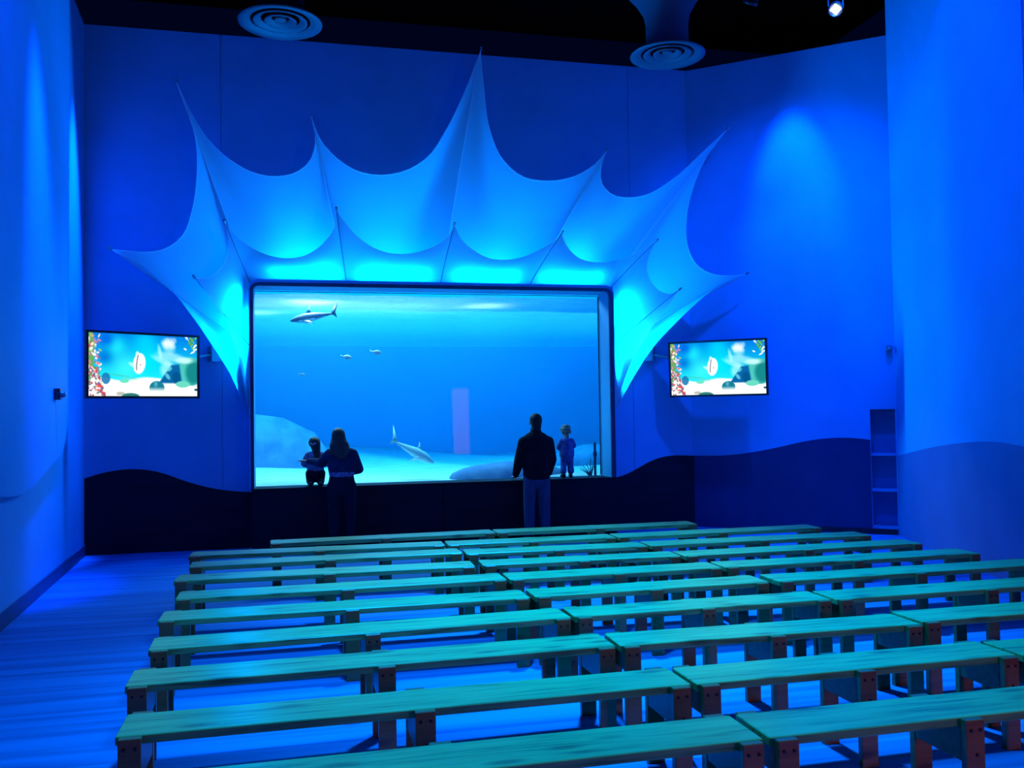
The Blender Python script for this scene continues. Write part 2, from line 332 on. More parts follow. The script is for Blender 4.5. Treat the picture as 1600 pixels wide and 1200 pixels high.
# angled wall with the shelf niche at its end
AL = 2.83; NS = 2.49
wa = obj('wall_angled', prism([(0, 0), (AL, 0), (AL, 0.07), (NS, 0.07), (NS, 1.715), (AL, 1.715), (AL, 6.89), (0, 6.89)], ANG, 0.08), MT['wall']); tag(wa, kind='structure')
AWV = dense([(-0.008, 1.058), (0.357, 1.061), (0.64, 1.081), (0.964, 1.13), (1.282, 1.196), (1.594, 1.269), (1.899, 1.315), (2.197, 1.323), (2.485, 1.296)])
obj('wave_panel', prism(AWV + [(2.485, 0.001), (-0.008, 0.001)], ANG, -0.015), MT['wave_angled'], wa)
bb = obj('baseboard_angled', prism([(1.2, 0.001), (AL - 0.02, 0.001), (AL - 0.02, 0.075), (1.2, 0.075)], ANG, -0.03), MT['plastic']); tag(bb, kind='structure')
ni = empty('niche_shelf', ANG(2.66, 0.07, 0.15)); tag(ni, 'narrow built-in wall niche with open shelves at the end of the angled wall', 'shelf')
def ngp(name, s0, s1, z0, z1, t0, t1, m, par):
    bm = bmesh.new(); vs = []
    for s in (s0, s1):
        for z in (z0, z1):
            for t in (t0, t1): vs.append(bm.verts.new(ANG(s, z, t)))
    bmesh.ops.convex_hull(bm, input=vs); o = obj(name, bm, m, par)
    if par is ni: o.matrix_parent_inverse = Matrix.Translation(-Vector(ni.location))
    return o
ngp('back_panel', NS - 0.03, AL, 0.07, 1.75, 0.30, 0.33, MT['wave_side'], ni)
ngp('side_panel', NS - 0.03, NS, 0.07, 1.75, 0.081, 0.30, MT['wave_side'], ni)
ngp('side_panel', AL - 0.02, AL, 0.07, 1.715, 0.001, 0.30, MT['wave_side'], ni)
for z in (0.07, 0.585, 1.075):
    ngp('shelf', NS + 0.002, AL - 0.022, z, z + 0.028, 0.01, 0.30, MT['wave_side'], ni)
ngp('top_panel', NS, AL, 1.70, 1.74, 0.081, 0.30, MT['wave_side'], ni)
ngp('trim_strip', NS + 0.001, AL - 0.021, 1.690, 1.712, -0.012, 0.06, MT['base'], ni)

wr = obj('wall_right', prism([(0, 0), (4.1, 0), (4.1, 8.3), (0, 8.3)], NEAR, 0.1), MT['wall']); tag(wr, kind='structure')
NWV = dense([(0.01, 1.075), (0.089, 1.083), (0.683, 1.162), (1.406, 1.248), (2.045, 1.31), (2.613, 1.352), (3.041, 1.373), (3.505, 1.37), (4.09, 1.34)])
obj('wave_panel', prism(NWV + [(4.09, 0.001), (0.01, 0.001)], NEAR, -0.012), MT['wave_mid'], wr)
w2 = boxo('wall_right_rear', (6.67, 0.5, 4.15), (0.1, 13.1, 8.3), MT['wall']); tag(w2, kind='structure')
w3 = boxo('wall_rear', (2.3, -5.9, 4.15), (9.4, 0.1, 8.3), MT['black']); tag(w3, kind='structure')

wl = obj('wall_left', prism([(-8, 0), (SL, 0), (SL, 6.89), (-8, 6.89)], LEFT, 0.1), MT['wall']); tag(wl, kind='structure')
LWV = [(-8, 1.25), (-4, 1.3), (0, 1.2), (2.5, 1.3), (4.6, 1.25), (5.8, 1.15), (6.415, 1.105), (6.745, 1.085), (7.102, 1.09), (7.492, 1.13), (7.919, 1.21), (8.291, 1.282), (8.624, 1.327), (8.835, 1.366), (9.055, 1.5), (9.21, 1.749), (9.27, 2.15), (9.284, 3.03)]
obj('wall_panel', prism(dense(LWV) + [(9.284, 6.88), (-8, 6.88)], LEFT, -0.05), MT['wall'], wl)
b2 = obj('baseboard_left', prism([(-8, 0.001), (SL - 0.02, 0.001), (SL - 0.02, 0.14), (-8, 0.14)], LEFT, -0.02), MT['base_side']); tag(b2, kind='structure')

# ------------------------------------------------------------ tank window surround
sr = empty('tank_window_surround', (1.92, 12.44, 0)); tag(sr, 'painted box surround and deep sill around the big aquarium window', 'window frame', kind='structure')
def sp(name, c, s, m, bev=0.0):
    o = boxo(name, c, s, m, sr, bev); o.matrix_parent_inverse = Matrix.Translation(-Vector(sr.location)); return o
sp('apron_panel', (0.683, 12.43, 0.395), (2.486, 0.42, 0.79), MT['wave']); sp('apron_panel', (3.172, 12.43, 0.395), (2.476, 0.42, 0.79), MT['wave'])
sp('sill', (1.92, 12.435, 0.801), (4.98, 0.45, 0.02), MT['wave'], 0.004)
sp('jamb', (-0.552, 12.44, 2.16), (0.05, 0.44, 2.7), MT['frame']); sp('jamb', (4.375, 12.44, 2.16), (0.07, 0.44, 2.7), MT['frame'])
sp('head', (1.92, 12.44, 3.475), (4.98, 0.44, 0.05), MT['frame'])
def rim(x0, x1, zt, zb, r):
    p = [(x0, zb), (x0, zt - r)] + [(x0 + r - r * math.cos(a), zt - r + r * math.sin(a)) for a in (0.4, 0.8, 1.2)] + [(x0 + r, zt), (x1 - r, zt)]
    p += [(x1 - r + r * math.sin(a), zt - r + r * math.cos(a)) for a in (0.4, 0.8, 1.2)] + [(x1, zt - r), (x1, zb)]
    return p
def band(name, outer, inner, y0, y1, m):
    bm = bmesh.new(); L = []
    for (a, b) in zip(outer, inner):
        L.append([bm.verts.new((a[0], y0, a[1])), bm.verts.new((b[0], y0, b[1])), bm.verts.new((b[0], y1, b[1])), bm.verts.new((a[0], y1, a[1]))])
    for i in range(len(L) - 1):
        for k in range(4): bm.faces.new((L[i][k], L[i][(k + 1) % 4], L[i + 1][(k + 1) % 4], L[i + 1][k]))
    bm.faces.new(L[0]); bm.faces.new(L[-1][::-1]); bmesh.ops.recalc_face_normals(bm, faces=bm.faces[:])
    o = obj(name, bm, m, sr); o.matrix_parent_inverse = Matrix.Translation(-Vector(sr.location)); return o
band('dark_rim', rim(-0.568, 4.398, 3.49, 0.812, 0.1), rim(-0.528, 4.340, 3.445, 0.812, 0.07), 12.19, 12.225, MT['edge'])
band('bead', rim(-0.582, 4.412, 3.53, 0.812, 0.12), rim(-0.569, 4.399, 3.491, 0.812, 0.105), 12.185, 12.225, MT['frame'])
g = boxo('window_1', (1.905, 12.67, 2.13), (4.88, 0.02, 2.62), MT['glass']); tag(g, kind='structure')
sp('seal_strip', (4.325, 12.645, 2.12), (0.012, 0.02, 2.6), MT['edge']); sp('seal_strip', (1.905, 12.645, 3.432), (4.86, 0.02, 0.008), MT['edge'])

# ------------------------------------------------------------ the tank
for nm, c, s in (('wall_tank_rear', (2, 22.3, 2.8), (16, 0.1, 5)), ('wall_tank_left', (-5.9, 17.5, 2.8), (0.1, 9.6, 5)), ('wall_tank_right', (9.9, 17.5, 2.8), (0.1, 9.6, 5))):
    tag(boxo(nm, c, s, MT['tank']), kind='structure')
tag(boxo('ceiling_tank', (2, 17.5, 5.3), (16, 9.6, 0.1), MT['black']), kind='structure')
tag(boxo('wall_tank_front', (6.9, 12.82, 2.7), (5.0, 0.06, 5.2), MT['tank']), kind='structure')
tag(boxo('wall_tank_front', (-3.3, 12.82, 2.7), (5.3, 0.06, 5.2), MT['tank']), kind='structure')
tag(boxo('wall_tank_front', (1.9, 12.82, 4.4), (5.2, 0.06, 1.78), MT['tank']), kind='structure')
def grid(name, x0, x1, y0, y1, nx, ny, f, m):
    xs = np.linspace(x0, x1, nx); ys = np.linspace(y0, y1, ny)
    v = [(x, y, f(x, y)) for y in ys for x in xs]
    fc = [(j * nx + i, j * nx + i + 1, (j + 1) * nx + i + 1, (j + 1) * nx + i) for j in range(ny - 1) for i in range(nx - 1)]
    me = bpy.data.meshes.new(name); me.from_pydata(v, [], fc); me.update(); o = obj(name, me, m); smooth(o); return o
sd = grid('tank_sand', -5.8, 9.8, 12.87, 22.2, 90, 60, lambda x, y: 0.75 + min(1, (y - 12.69) * 2) * 0.03 * math.sin(x * 1.7 + y) + 0.04 * max(0, y - 13) * (0.5 + 0.5 * math.sin(x * 0.6 + 2)), MT['sand'])
tag(sd, 'pale sand covering the bottom of the aquarium', 'sand', kind='stuff')
wsf = grid('water_surface', -5.8, 9.8, 12.86, 22.2, 70, 50, lambda x, y: 3.425 + 0.006 * math.sin(5 * x + 3 * y) + 0.006 * math.sin(7 * y - 2 * x), MT['surface'])
tag(wsf, 'rippled water surface seen from below', 'water', kind='stuff')
wt = boxo('tank_water', (2, 17.52, 2.06), (15.6, 9.3, 2.72), MT['water']); tag(wt, 'clear blue water filling the aquarium', 'water', kind='stuff')

def lump(name, c, s, seed, m, label, cat, amp=0.18, n=3):
    r = random.Random(seed); bm = bmesh.new(); bmesh.ops.create_icosphere(bm, subdivisions=n, radius=1.0)
    ph = [(Vector((r.uniform(-1, 1), r.uniform(-1, 1), r.uniform(-1, 1))) * r.uniform(1.5, 4), r.uniform(0, 6)) for _ in range(7)]
    for v in bm.verts:
        k = 1 + amp * sum(math.sin(d.dot(v.co) + p) for d, p in ph) / 2.5
        v.co = Vector((v.co.x * s[0] * k, v.co.y * s[1] * k, v.co.z * s[2] * k))
    o = obj(name, bm, m, None, c); smooth(o); tag(o, label, cat); return o
lump('rock_mound', (-1.7, 17.0, 0.7), (1.9, 1.2, 1.15), 3, MT['rock'], 'pale sloping rock mound deep in the tank by the left edge of the window', 'rock', 0.3)
lump('rock_ledge', (3.35, 14.0, 0.72), (0.95, 0.6, 0.32), 8, MT['rock'], 'low pale rock on the sand beside the man in the dark jacket', 'rock', 0.12)
lump('sand_boulder', (5.6, 16.6, 0.75), (0.9, 0.8, 0.35), 12, MT['rock'], 'low rounded rock behind the toddler at the tank', 'rock', 0.12)
tb = empty('coral_branch', (4.27, 12.95, 0.76)); tag(tb, 'dark thin branching coral by the lower corner of the tank window', 'coral')
for k in range(7):
    a = -0.9 + k * 0.28; L_ = 0.28 - 0.12 * abs(a)
    pts = [(0, 0, 0), (math.sin(a) * L_ * 0.5, 0.02 * k, L_ * 0.45), (math.sin(a) * L_ * 1.05 - 0.03, 0.02 * k, L_ * (0.75 if a < 0 else 1.1))]
    obj('branch', tube_mesh(pts, [0.012, 0.008, 0.004], 6), MT['edge'], tb)
pp = empty('tank_pipe', (4.36, 13.0, 0.78)); tag(pp, 'dark upright pipe at the inner edge of the tank window', 'pipe')
obj('pipe_body', tube_mesh([(0, 0, 0), (0.0, 0, 0.5)], 0.02, 8), MT['edge'], pp)
obj('pipe_clamp', lathe([(0.0, 0.30), (0.03, 0.30), (0.03, 0.36), (0, 0.36)], 12), MT['edge'], pp)

# sharks and fish
def loft(path, radii, n=14):
    bm = bmesh.new(); rings = []
    for (x, y, z), (ry, rz) in zip(path, radii):
        rings.append([bm.verts.new((x, y + ry * math.cos(2 * math.pi * k / n), z + rz * math.sin(2 * math.pi * k / n))) for k in range(n)])
    for i in range(len(rings) - 1):
        for k in range(n): bm.faces.new((rings[i][k], rings[i][(k + 1) % n], rings[i + 1][(k + 1) % n], rings[i + 1][k]))
    bm.faces.new(rings[0][::-1]); bm.faces.new(rings[-1]); bmesh.ops.recalc_face_normals(bm, faces=bm.faces[:]); return bm
def fin(name, poly, th, m, par, R=None, o0=(0, 0, 0)):
    bm = bmesh.new(); R = R or Matrix.Identity(3); o0 = Vector(o0)
    cx = sum(p[0] for p in poly) / len(poly); cz = sum(p[1] for p in poly) / len(poly)
    ring = [bm.verts.new(o0 + R @ Vector((x, 0, z))) for x, z in poly]
    a = bm.verts.new(o0 + R @ Vector((cx, th, cz))); b = bm.verts.new(o0 + R @ Vector((cx, -th, cz)))
    for i in range(len(poly)):
        j = (i + 1) % len(poly); bm.faces.new((ring[i], ring[j], a)); bm.faces.new((ring[j], ring[i], b))
    bmesh.ops.recalc_face_normals(bm, faces=bm.faces[:]); o = obj(name, bm, m, par); smooth(o); return o
def shark(label, loc, rot, L, sk):
    r = empty('shark', loc); r.rotation_euler = rot; r.scale = (L, L, L); tag(r, label, 'shark', 'sharks swimming in the tank')
    xs = [0, 0.03, 0.08, 0.16, 0.27, 0.38, 0.5, 0.62, 0.74, 0.83, 0.88]
    rz = [0.005, 0.028, 0.05, 0.08, 0.1, 0.102, 0.09, 0.068, 0.042, 0.026, 0.02]
    path = [(x, 0.02 * math.sin(x * 5), 0.01 * math.sin(x * 3)) for x in xs]
    bm = loft(path, [(z * 0.85, z) for z in rz], 18)
    me = bpy.data.meshes.new('body'); bm.faces.ensure_lookup_table()
    for f in bm.faces:
        if f.calc_center_median().z < -0.03 - 0.0 and f.calc_center_median().x < 0.75: f.material_index = 1
    bm.to_mesh(me); bm.free(); me.materials.append(MT[sk]); me.materials.append(MT['belly']); b = obj('body', me, None, r); smooth(b)
    fin('dorsal_fin', [(0.33, 0.08), (0.40, 0.17), (0.465, 0.25), (0.44, 0.16), (0.48, 0.07)], 0.012, MT[sk], r)
    fin('rear_dorsal_fin', [(0.66, 0.035), (0.70, 0.065), (0.71, 0.03)], 0.008, MT[sk], r)
    fin('tail_fin', [(0.85, 0.0), (0.92, 0.10), (1.10, 0.30), (1.0, 0.10), (0.955, 0.01), (0.98, -0.1), (0.91, -0.03)], 0.01, MT[sk], r)
    for s in (-1, 1):
        R = Matrix.Rotation(s * 1.1, 3, 'X')
        fin('pectoral_fin', [(0.22, 0.0), (0.32, -0.13), (0.46, -0.27), (0.39, -0.12), (0.37, 0.0)], 0.01, MT['belly'], r, R, (0, s * 0.03, -0.035))
        e = lathe([(0, -0.007), (0.006, -0.004), (0.006, 0.004), (0, 0.007)], 8, (0.07, s * 0.03, 0.008)); obj('eye', e, MT['edge'], r)
    fin('pelvic_fin', [(0.56, -0.03), (0.62, -0.08), (0.61, -0.03)], 0.01, MT['belly'], r)
    return r
shark('grey shark cruising just under the water surface, nose to the left', (-0.07, 13.6, 3.13), (0, math.radians(-11), math.radians(8)), 0.70, 'shark')
shark('pale shark gliding low over the sand with its tail raised', (2.06, 13.9, 0.985), (math.radians(12), math.radians(-30) , math.radians(180)), 0.76, 'pale')
def fish(label, loc, L, ry=0.0):
    r = empty('small_fish', loc); r.rotation_euler = (0, ry, 0); r.scale = (L, L, L); tag(r, label, 'fish', 'small silver fish in mid water')
    b = obj('body', loft([(x, 0, 0) for x in (0, 0.08, 0.22, 0.4, 0.58, 0.72, 0.8)], [(0.01, 0.02), (0.05, 0.1), (0.08, 0.18), (0.09, 0.2), (0.06, 0.14), (0.03, 0.06), (0.02, 0.035)], 12), MT['fish'], r); smooth(b)
    fin('tail_fin', [(0.78, 0.0), (1.0, 0.16), (0.93, 0.0), (1.0, -0.16)], 0.015, MT['fish'], r)
    fin('dorsal_fin', [(0.25, 0.17), (0.45, 0.28), (0.6, 0.13)], 0.012, MT['fish'], r)
    return r
fish('tiny silver fish, lowest of the three in mid water', (0.135, 13.6, 2.34), 0.095, math.pi + 0.2)
fish('small silver fish, middle one of the three in open water', (0.81, 13.6, 2.59), 0.165, math.pi + 0.15)
fish('small silver fish, highest of the three in open water', (1.25, 13.6, 2.66), 0.175, math.pi + 0.15)

# ------------------------------------------------------------ stretched fabric canopies
TENT = {"outer":[[[-2.166,11.85,3.807],[-2.077,11.884,3.807],[-1.987,11.917,3.807],[-1.896,11.949,3.805],[-1.804,11.98,3.808],[-1.71,12.01,3.822],[-1.616,12.037,3.85],[-1.53,12.062,3.897],[-1.448,12.085,3.966],[-1.38,12.104,4.047],[-1.332,12.12,4.141],[-1.299,12.133,4.248],[-1.273,12.142,4.357],[-1.25,12.148,4.463],[-1.232,12.15,4.57],[-1.219,12.148,4.678],[-1.21,12.142,4.784],[-1.203,12.133,4.89],[-1.199,12.12,4.994],[-1.199,12.104,5.098],[-1.206,12.085,5.198],[-1.219,12.062,5.297],[-1.238,12.037,5.393],[-1.26,12.01,5.487],[-1.286,11.98,5.578],[-1.314,11.949,5.666],[-1.347,11.917,5.752],[-1.381,11.884,5.836],[-1.413,11.85,5.919]],[[-1.413,11.85,5.919],[-1.376,11.884,5.842],[-1.34,11.917,5.764],[-1.303,11.949,5.685],[-1.262,11.98,5.607],[-1.218,12.01,5.53],[-1.172,12.037,5.453],[-1.122,12.062,5.376],[-1.067,12.085,5.302],[-1.005,12.104,5.233],[-0.937,12.12,5.167],[-0.864,12.133,5.105],[-0.785,12.142,5.048],[-0.703,12.148,4.996],[-0.616,12.15,4.949],[-0.524,12.148,4.91],[-0.428,12.142,4.883],[-0.327,12.133,4.866],[-0.226,12.12,4.862],[-0.123,12.104,4.871],[-0.022,12.085,4.894],[0.069,12.062,4.937],[0.153,12.037,5.0],[0.215,12.01,5.078],[0.253,11.98,5.171],[0.271,11.949,5.267],[0.27,11.917,5.363],[0.257,11.884,5.456],[0.235,11.85,5.547]],[[0.235,11.85,5.547],[0.277,11.884,5.444],[0.323,11.917,5.343],[0.388,11.949,5.253],[0.469,11.98,5.172],[0.559,12.01,5.1],[0.659,12.037,5.036],[0.767,12.062,4.985],[0.883,12.085,4.953],[1.008,12.104,4.939],[1.135,12.12,4.941],[1.263,12.133,4.96],[1.389,12.142,4.994],[1.51,12.148,5.045],[1.625,12.15,5.112],[1.732,12.148,5.194],[1.823,12.142,5.286],[1.898,12.133,5.393],[1.964,12.12,5.507],[2.028,12.104,5.617],[2.088,12.085,5.729],[2.143,12.062,5.842],[2.195,12.037,5.955],[2.245,12.01,6.068],[2.292,11.98,6.18],[2.336,11.949,6.292],[2.377,11.917,6.404],[2.418,11.884,6.516],[2.459,11.85,6.626]],[[2.459,11.85,6.626],[2.474,11.884,6.528],[2.488,11.917,6.429],[2.502,11.949,6.328],[2.517,11.98,6.227],[2.534,12.01,6.126],[2.549,12.037,6.021],[2.564,12.062,5.916],[2.582,12.085,5.81],[2.606,12.104,5.706],[2.639,12.12,5.602],[2.676,12.133,5.497],[2.72,12.142,5.392],[2.774,12.148,5.295],[2.842,12.15,5.207],[2.923,12.148,5.124],[3.014,12.142,5.053],[3.113,12.133,5.003],[3.223,12.12,4.974],[3.34,12.104,4.961],[3.455,12.085,4.958],[3.569,12.062,4.965],[3.682,12.037,4.985],[3.789,12.01,5.016],[3.891,11.98,5.06],[3.987,11.949,5.116],[4.074,11.917,5.183],[4.147,11.884,5.261],[4.216,11.85,5.344]],[[4.216,11.85,5.344],[4.192,11.884,5.264],[4.171,11.917,5.183],[4.166,11.949,5.1],[4.172,11.98,5.011],[4.203,12.01,4.931],[4.267,12.037,4.861],[4.35,12.062,4.808],[4.448,12.085,4.782],[4.557,12.104,4.776],[4.663,12.12,4.78],[4.77,12.133,4.798],[4.874,12.142,4.826],[4.972,12.148,4.861],[5.065,12.15,4.908],[5.153,12.148,4.963],[5.238,12.142,5.022],[5.319,12.133,5.081],[5.397,12.12,5.139],[5.469,12.104,5.202],[5.538,12.085,5.266],[5.604,12.062,5.331],[5.668,12.037,5.395],[5.733,12.01,5.457],[5.797,11.98,5.517],[5.86,11.949,5.577],[5.922,11.917,5.637],[5.983,11.884,5.696],[6.044,11.85,5.754]],[[6.044,11.85,5.754],[5.992,11.884,5.679],[5.939,11.917,5.604],[5.885,11.949,5.528],[5.834,11.98,5.45],[5.788,12.01,5.368],[5.746,12.037,5.282],[5.708,12.062,5.193],[5.674,12.085,5.101],[5.642,12.104,5.007],[5.613,12.12,4.911],[5.586,12.133,4.813],[5.562,12.142,4.712],[5.542,12.148,4.61],[5.528,12.15,4.507],[5.518,12.148,4.403],[5.513,12.142,4.296],[5.517,12.133,4.191],[5.532,12.12,4.089],[5.557,12.104,3.986],[5.595,12.085,3.891],[5.655,12.062,3.813],[5.734,12.037,3.749],[5.819,12.01,3.703],[5.913,11.98,3.678],[6.01,11.949,3.666],[6.105,11.917,3.663],[6.199,11.884,3.67],[6.293,11.85,3.678]]],"outer_l":[[-2.166,11.85,3.807],[-2.089,11.876,3.77],[-2.011,11.902,3.733],[-1.934,11.928,3.693],[-1.86,11.954,3.648],[-1.789,11.98,3.595],[-1.721,12.006,3.538],[-1.653,12.032,3.477],[-1.586,12.059,3.416],[-1.52,12.085,3.352],[-1.456,12.111,3.285],[-1.397,12.137,3.212],[-1.344,12.163,3.134],[-1.29,12.189,3.055],[-1.236,12.215,2.976],[-1.183,12.241,2.895],[-1.13,12.267,2.813],[-1.078,12.293,2.731],[-1.026,12.319,2.647],[-0.974,12.345,2.562],[-0.922,12.371,2.476],[-0.87,12.398,2.39],[-0.822,12.424,2.301],[-0.782,12.45,2.207],[-0.748,12.476,2.11],[-0.716,12.502,2.011],[-0.679,12.528,1.913],[-0.639,12.554,1.817],[-0.599,12.58,1.719]],"outer_r":[[6.293,11.85,3.678],[6.202,11.876,3.644],[6.11,11.902,3.611],[6.019,11.928,3.576],[5.933,11.954,3.533],[5.853,11.98,3.48],[5.778,12.006,3.419],[5.704,12.032,3.355],[5.632,12.059,3.292],[5.56,12.085,3.226],[5.491,12.111,3.158],[5.422,12.137,3.09],[5.354,12.163,3.02],[5.286,12.189,2.95],[5.219,12.215,2.879],[5.153,12.241,2.807],[5.09,12.267,2.733],[5.029,12.293,2.656],[4.973,12.319,2.576],[4.919,12.345,2.494],[4.868,12.371,2.41],[4.819,12.398,2.324],[4.771,12.424,2.238],[4.726,12.45,2.15],[4.684,12.476,2.06],[4.642,12.502,1.969],[4.599,12.528,1.88],[4.554,12.554,1.79],[4.509,12.58,1.701]],"inner":[[[-1.178,11.6,3.44],[-1.15,11.631,3.443],[-1.121,11.662,3.445],[-1.092,11.692,3.448],[-1.064,11.721,3.457],[-1.036,11.749,3.471],[-1.009,11.775,3.491],[-0.983,11.798,3.513],[-0.958,11.819,3.537],[-0.935,11.837,3.562],[-0.914,11.852,3.59],[-0.893,11.864,3.619],[-0.875,11.873,3.649],[-0.858,11.878,3.679],[-0.844,11.88,3.71],[-0.832,11.878,3.742],[-0.821,11.873,3.775],[-0.813,11.864,3.808],[-0.807,11.852,3.839],[-0.803,11.837,3.87],[-0.801,11.819,3.901],[-0.802,11.798,3.931],[-0.804,11.775,3.961],[-0.807,11.749,3.99],[-0.81,11.721,4.019],[-0.813,11.692,4.046],[-0.817,11.662,4.073],[-0.821,11.631,4.1],[-0.825,11.6,4.126]],[[-0.825,11.6,4.126],[-0.788,11.631,4.082],[-0.751,11.662,4.036],[-0.711,11.692,3.994],[-0.666,11.721,3.955],[-0.618,11.749,3.919],[-0.566,11.775,3.886],[-0.512,11.798,3.856],[-0.456,11.819,3.83],[-0.397,11.837,3.807],[-0.335,11.852,3.787],[-0.272,11.864,3.773],[-0.208,11.873,3.762],[-0.142,11.878,3.756],[-0.075,11.88,3.756],[-0.009,11.878,3.762],[0.058,11.873,3.774],[0.123,11.864,3.792],[0.184,11.852,3.818],[0.242,11.837,3.851],[0.297,11.819,3.891],[0.348,11.798,3.936],[0.393,11.775,3.983],[0.436,11.749,4.034],[0.472,11.721,4.088],[0.5,11.692,4.145],[0.513,11.662,4.205],[0.517,11.631,4.268],[0.521,11.6,4.33]],[[0.521,11.6,4.33],[0.559,11.631,4.284],[0.597,11.662,4.237],[0.637,11.692,4.192],[0.679,11.721,4.147],[0.723,11.749,4.102],[0.769,11.775,4.059],[0.818,11.798,4.019],[0.871,11.819,3.983],[0.928,11.837,3.95],[0.988,11.852,3.921],[1.05,11.864,3.896],[1.113,11.873,3.877],[1.179,11.878,3.862],[1.246,11.88,3.853],[1.314,11.878,3.848],[1.382,11.873,3.847],[1.449,11.864,3.851],[1.515,11.852,3.86],[1.581,11.837,3.873],[1.645,11.819,3.89],[1.707,11.798,3.911],[1.768,11.775,3.935],[1.826,11.749,3.964],[1.879,11.721,3.999],[1.927,11.692,4.039],[1.97,11.662,4.084],[2.002,11.631,4.136],[2.026,11.6,4.193]],[[2.026,11.6,4.193],[2.056,11.631,4.145],[2.086,11.662,4.096],[2.119,11.692,4.049],[2.161,11.721,4.008],[2.208,11.749,3.971],[2.261,11.775,3.937],[2.315,11.798,3.906],[2.372,11.819,3.878],[2.431,11.837,3.852],[2.491,11.852,3.831],[2.554,11.864,3.816],[2.618,11.873,3.808],[2.682,11.878,3.805],[2.746,11.88,3.805],[2.81,11.878,3.809],[2.873,11.873,3.817],[2.935,11.864,3.829],[2.995,11.852,3.843],[3.052,11.837,3.86],[3.107,11.819,3.882],[3.16,11.798,3.907],[3.212,11.775,3.933],[3.262,11.749,3.96],[3.312,11.721,3.987],[3.361,11.692,4.014],[3.405,11.662,4.046],[3.441,11.631,4.085],[3.473,11.6,4.129]],[[3.473,11.6,4.129],[3.502,11.631,4.084],[3.53,11.662,4.04],[3.562,11.692,3.997],[3.601,11.721,3.958],[3.646,11.749,3.92],[3.694,11.775,3.885],[3.746,11.798,3.856],[3.801,11.819,3.834],[3.861,11.837,3.819],[3.923,11.852,3.809],[3.986,11.864,3.802],[4.047,11.873,3.799],[4.106,11.878,3.8],[4.166,11.88,3.806],[4.225,11.878,3.815],[4.282,11.873,3.826],[4.337,11.864,3.838],[4.39,11.852,3.851],[4.442,11.837,3.865],[4.493,11.819,3.88],[4.541,11.798,3.898],[4.587,11.775,3.917],[4.631,11.749,3.937],[4.673,11.721,3.96],[4.712,11.692,3.985],[4.75,11.662,4.012],[4.788,11.631,4.039],[4.825,11.6,4.065]],[[4.825,11.6,4.065],[4.819,11.631,4.037],[4.812,11.662,4.009],[4.805,11.692,3.981],[4.798,11.721,3.952],[4.794,11.749,3.922],[4.791,11.775,3.891],[4.788,11.798,3.858],[4.786,11.819,3.823],[4.785,11.837,3.788],[4.787,11.852,3.753],[4.793,11.864,3.718],[4.801,11.873,3.682],[4.813,11.878,3.646],[4.826,11.88,3.609],[4.842,11.878,3.574],[4.859,11.873,3.541],[4.877,11.864,3.508],[4.898,11.852,3.476],[4.92,11.837,3.446],[4.943,11.819,3.42],[4.968,11.798,3.399],[4.996,11.775,3.381],[5.026,11.749,3.368],[5.054,11.721,3.36],[5.08,11.692,3.361],[5.104,11.662,3.371],[5.127,11.631,3.386],[5.15,11.6,3.4]]],"inner_l":[[-1.178,11.6,3.44],[-1.141,11.629,3.393],[-1.103,11.659,3.346],[-1.065,11.688,3.299],[-1.024,11.717,3.253],[-0.982,11.746,3.208],[-0.942,11.776,3.16],[-0.906,11.805,3.108],[-0.874,11.834,3.054],[-0.845,11.864,2.997],[-0.822,11.893,2.936],[-0.804,11.922,2.873],[-0.788,11.951,2.808],[-0.771,11.981,2.744],[-0.753,12.01,2.68],[-0.736,12.039,2.615],[-0.72,12.069,2.549],[-0.705,12.098,2.483],[-0.691,12.127,2.416],[-0.677,12.156,2.348],[-0.665,12.186,2.28],[-0.653,12.215,2.212],[-0.642,12.244,2.143],[-0.632,12.274,2.073],[-0.622,12.303,2.003],[-0.612,12.332,1.933],[-0.602,12.361,1.862],[-0.592,12.391,1.791],[-0.583,12.42,1.72]],"inner_r":[[5.15,11.6,3.4],[5.12,11.629,3.345],[5.091,11.659,3.289],[5.061,11.688,3.234],[5.03,11.717,3.179],[4.996,11.746,3.125],[4.959,11.776,3.074],[4.922,11.805,3.022],[4.884,11.834,2.97],[4.85,11.864,2.917],[4.817,11.893,2.861],[4.787,11.922,2.803],[4.757,11.951,2.745],[4.729,11.981,2.686],[4.702,12.01,2.626],[4.675,12.039,2.565],[4.65,12.069,2.504],[4.626,12.098,2.441],[4.605,12.127,2.378],[4.587,12.156,2.312],[4.57,12.186,2.246],[4.553,12.215,2.18],[4.536,12.244,2.113],[4.519,12.274,2.046],[4.503,12.303,1.979],[4.488,12.332,1.91],[4.476,12.361,1.841],[4.464,12.391,1.772],[4.451,12.42,1.702]]}
IB = [(-0.58, 12.42, 2.671), (-0.575, 12.42, 3.505), (0.687, 12.42, 3.516), (1.959, 12.42, 3.51), (3.22, 12.42, 3.508), (4.425, 12.42, 3.495), (4.43, 12.42, 2.646)]
OB = [(-0.592, 12.6, 2.691), (-0.585, 12.6, 3.538), (0.702, 12.6, 3.553), (2.0, 12.6, 3.541), (3.288, 12.6, 3.545), (4.45, 12.6, 3.52), (4.46, 12.6, 2.664)]
def ribbon(e, wd, v, nv):
    """A narrow doubled edge strip lying along the free edge of a panel."""
    bm = bmesh.new(); a = []; b = []
    for i, p in enumerate(e):
        d = (Vector(v[i * (nv + 1) + nv - 1]) - p); d = d.normalized() if d.length > 1e-6 else Vector((0, 0, 1))
        a.append(bm.verts.new(p - d * wd * 0.3 + Vector((0, -0.005, 0)))); b.append(bm.verts.new(p + d * wd * 0.7 + Vector((0, -0.005, 0))))
    for i in range(len(e) - 1): bm.faces.new((a[i], a[i + 1], b[i + 1], b[i]))
    return bm
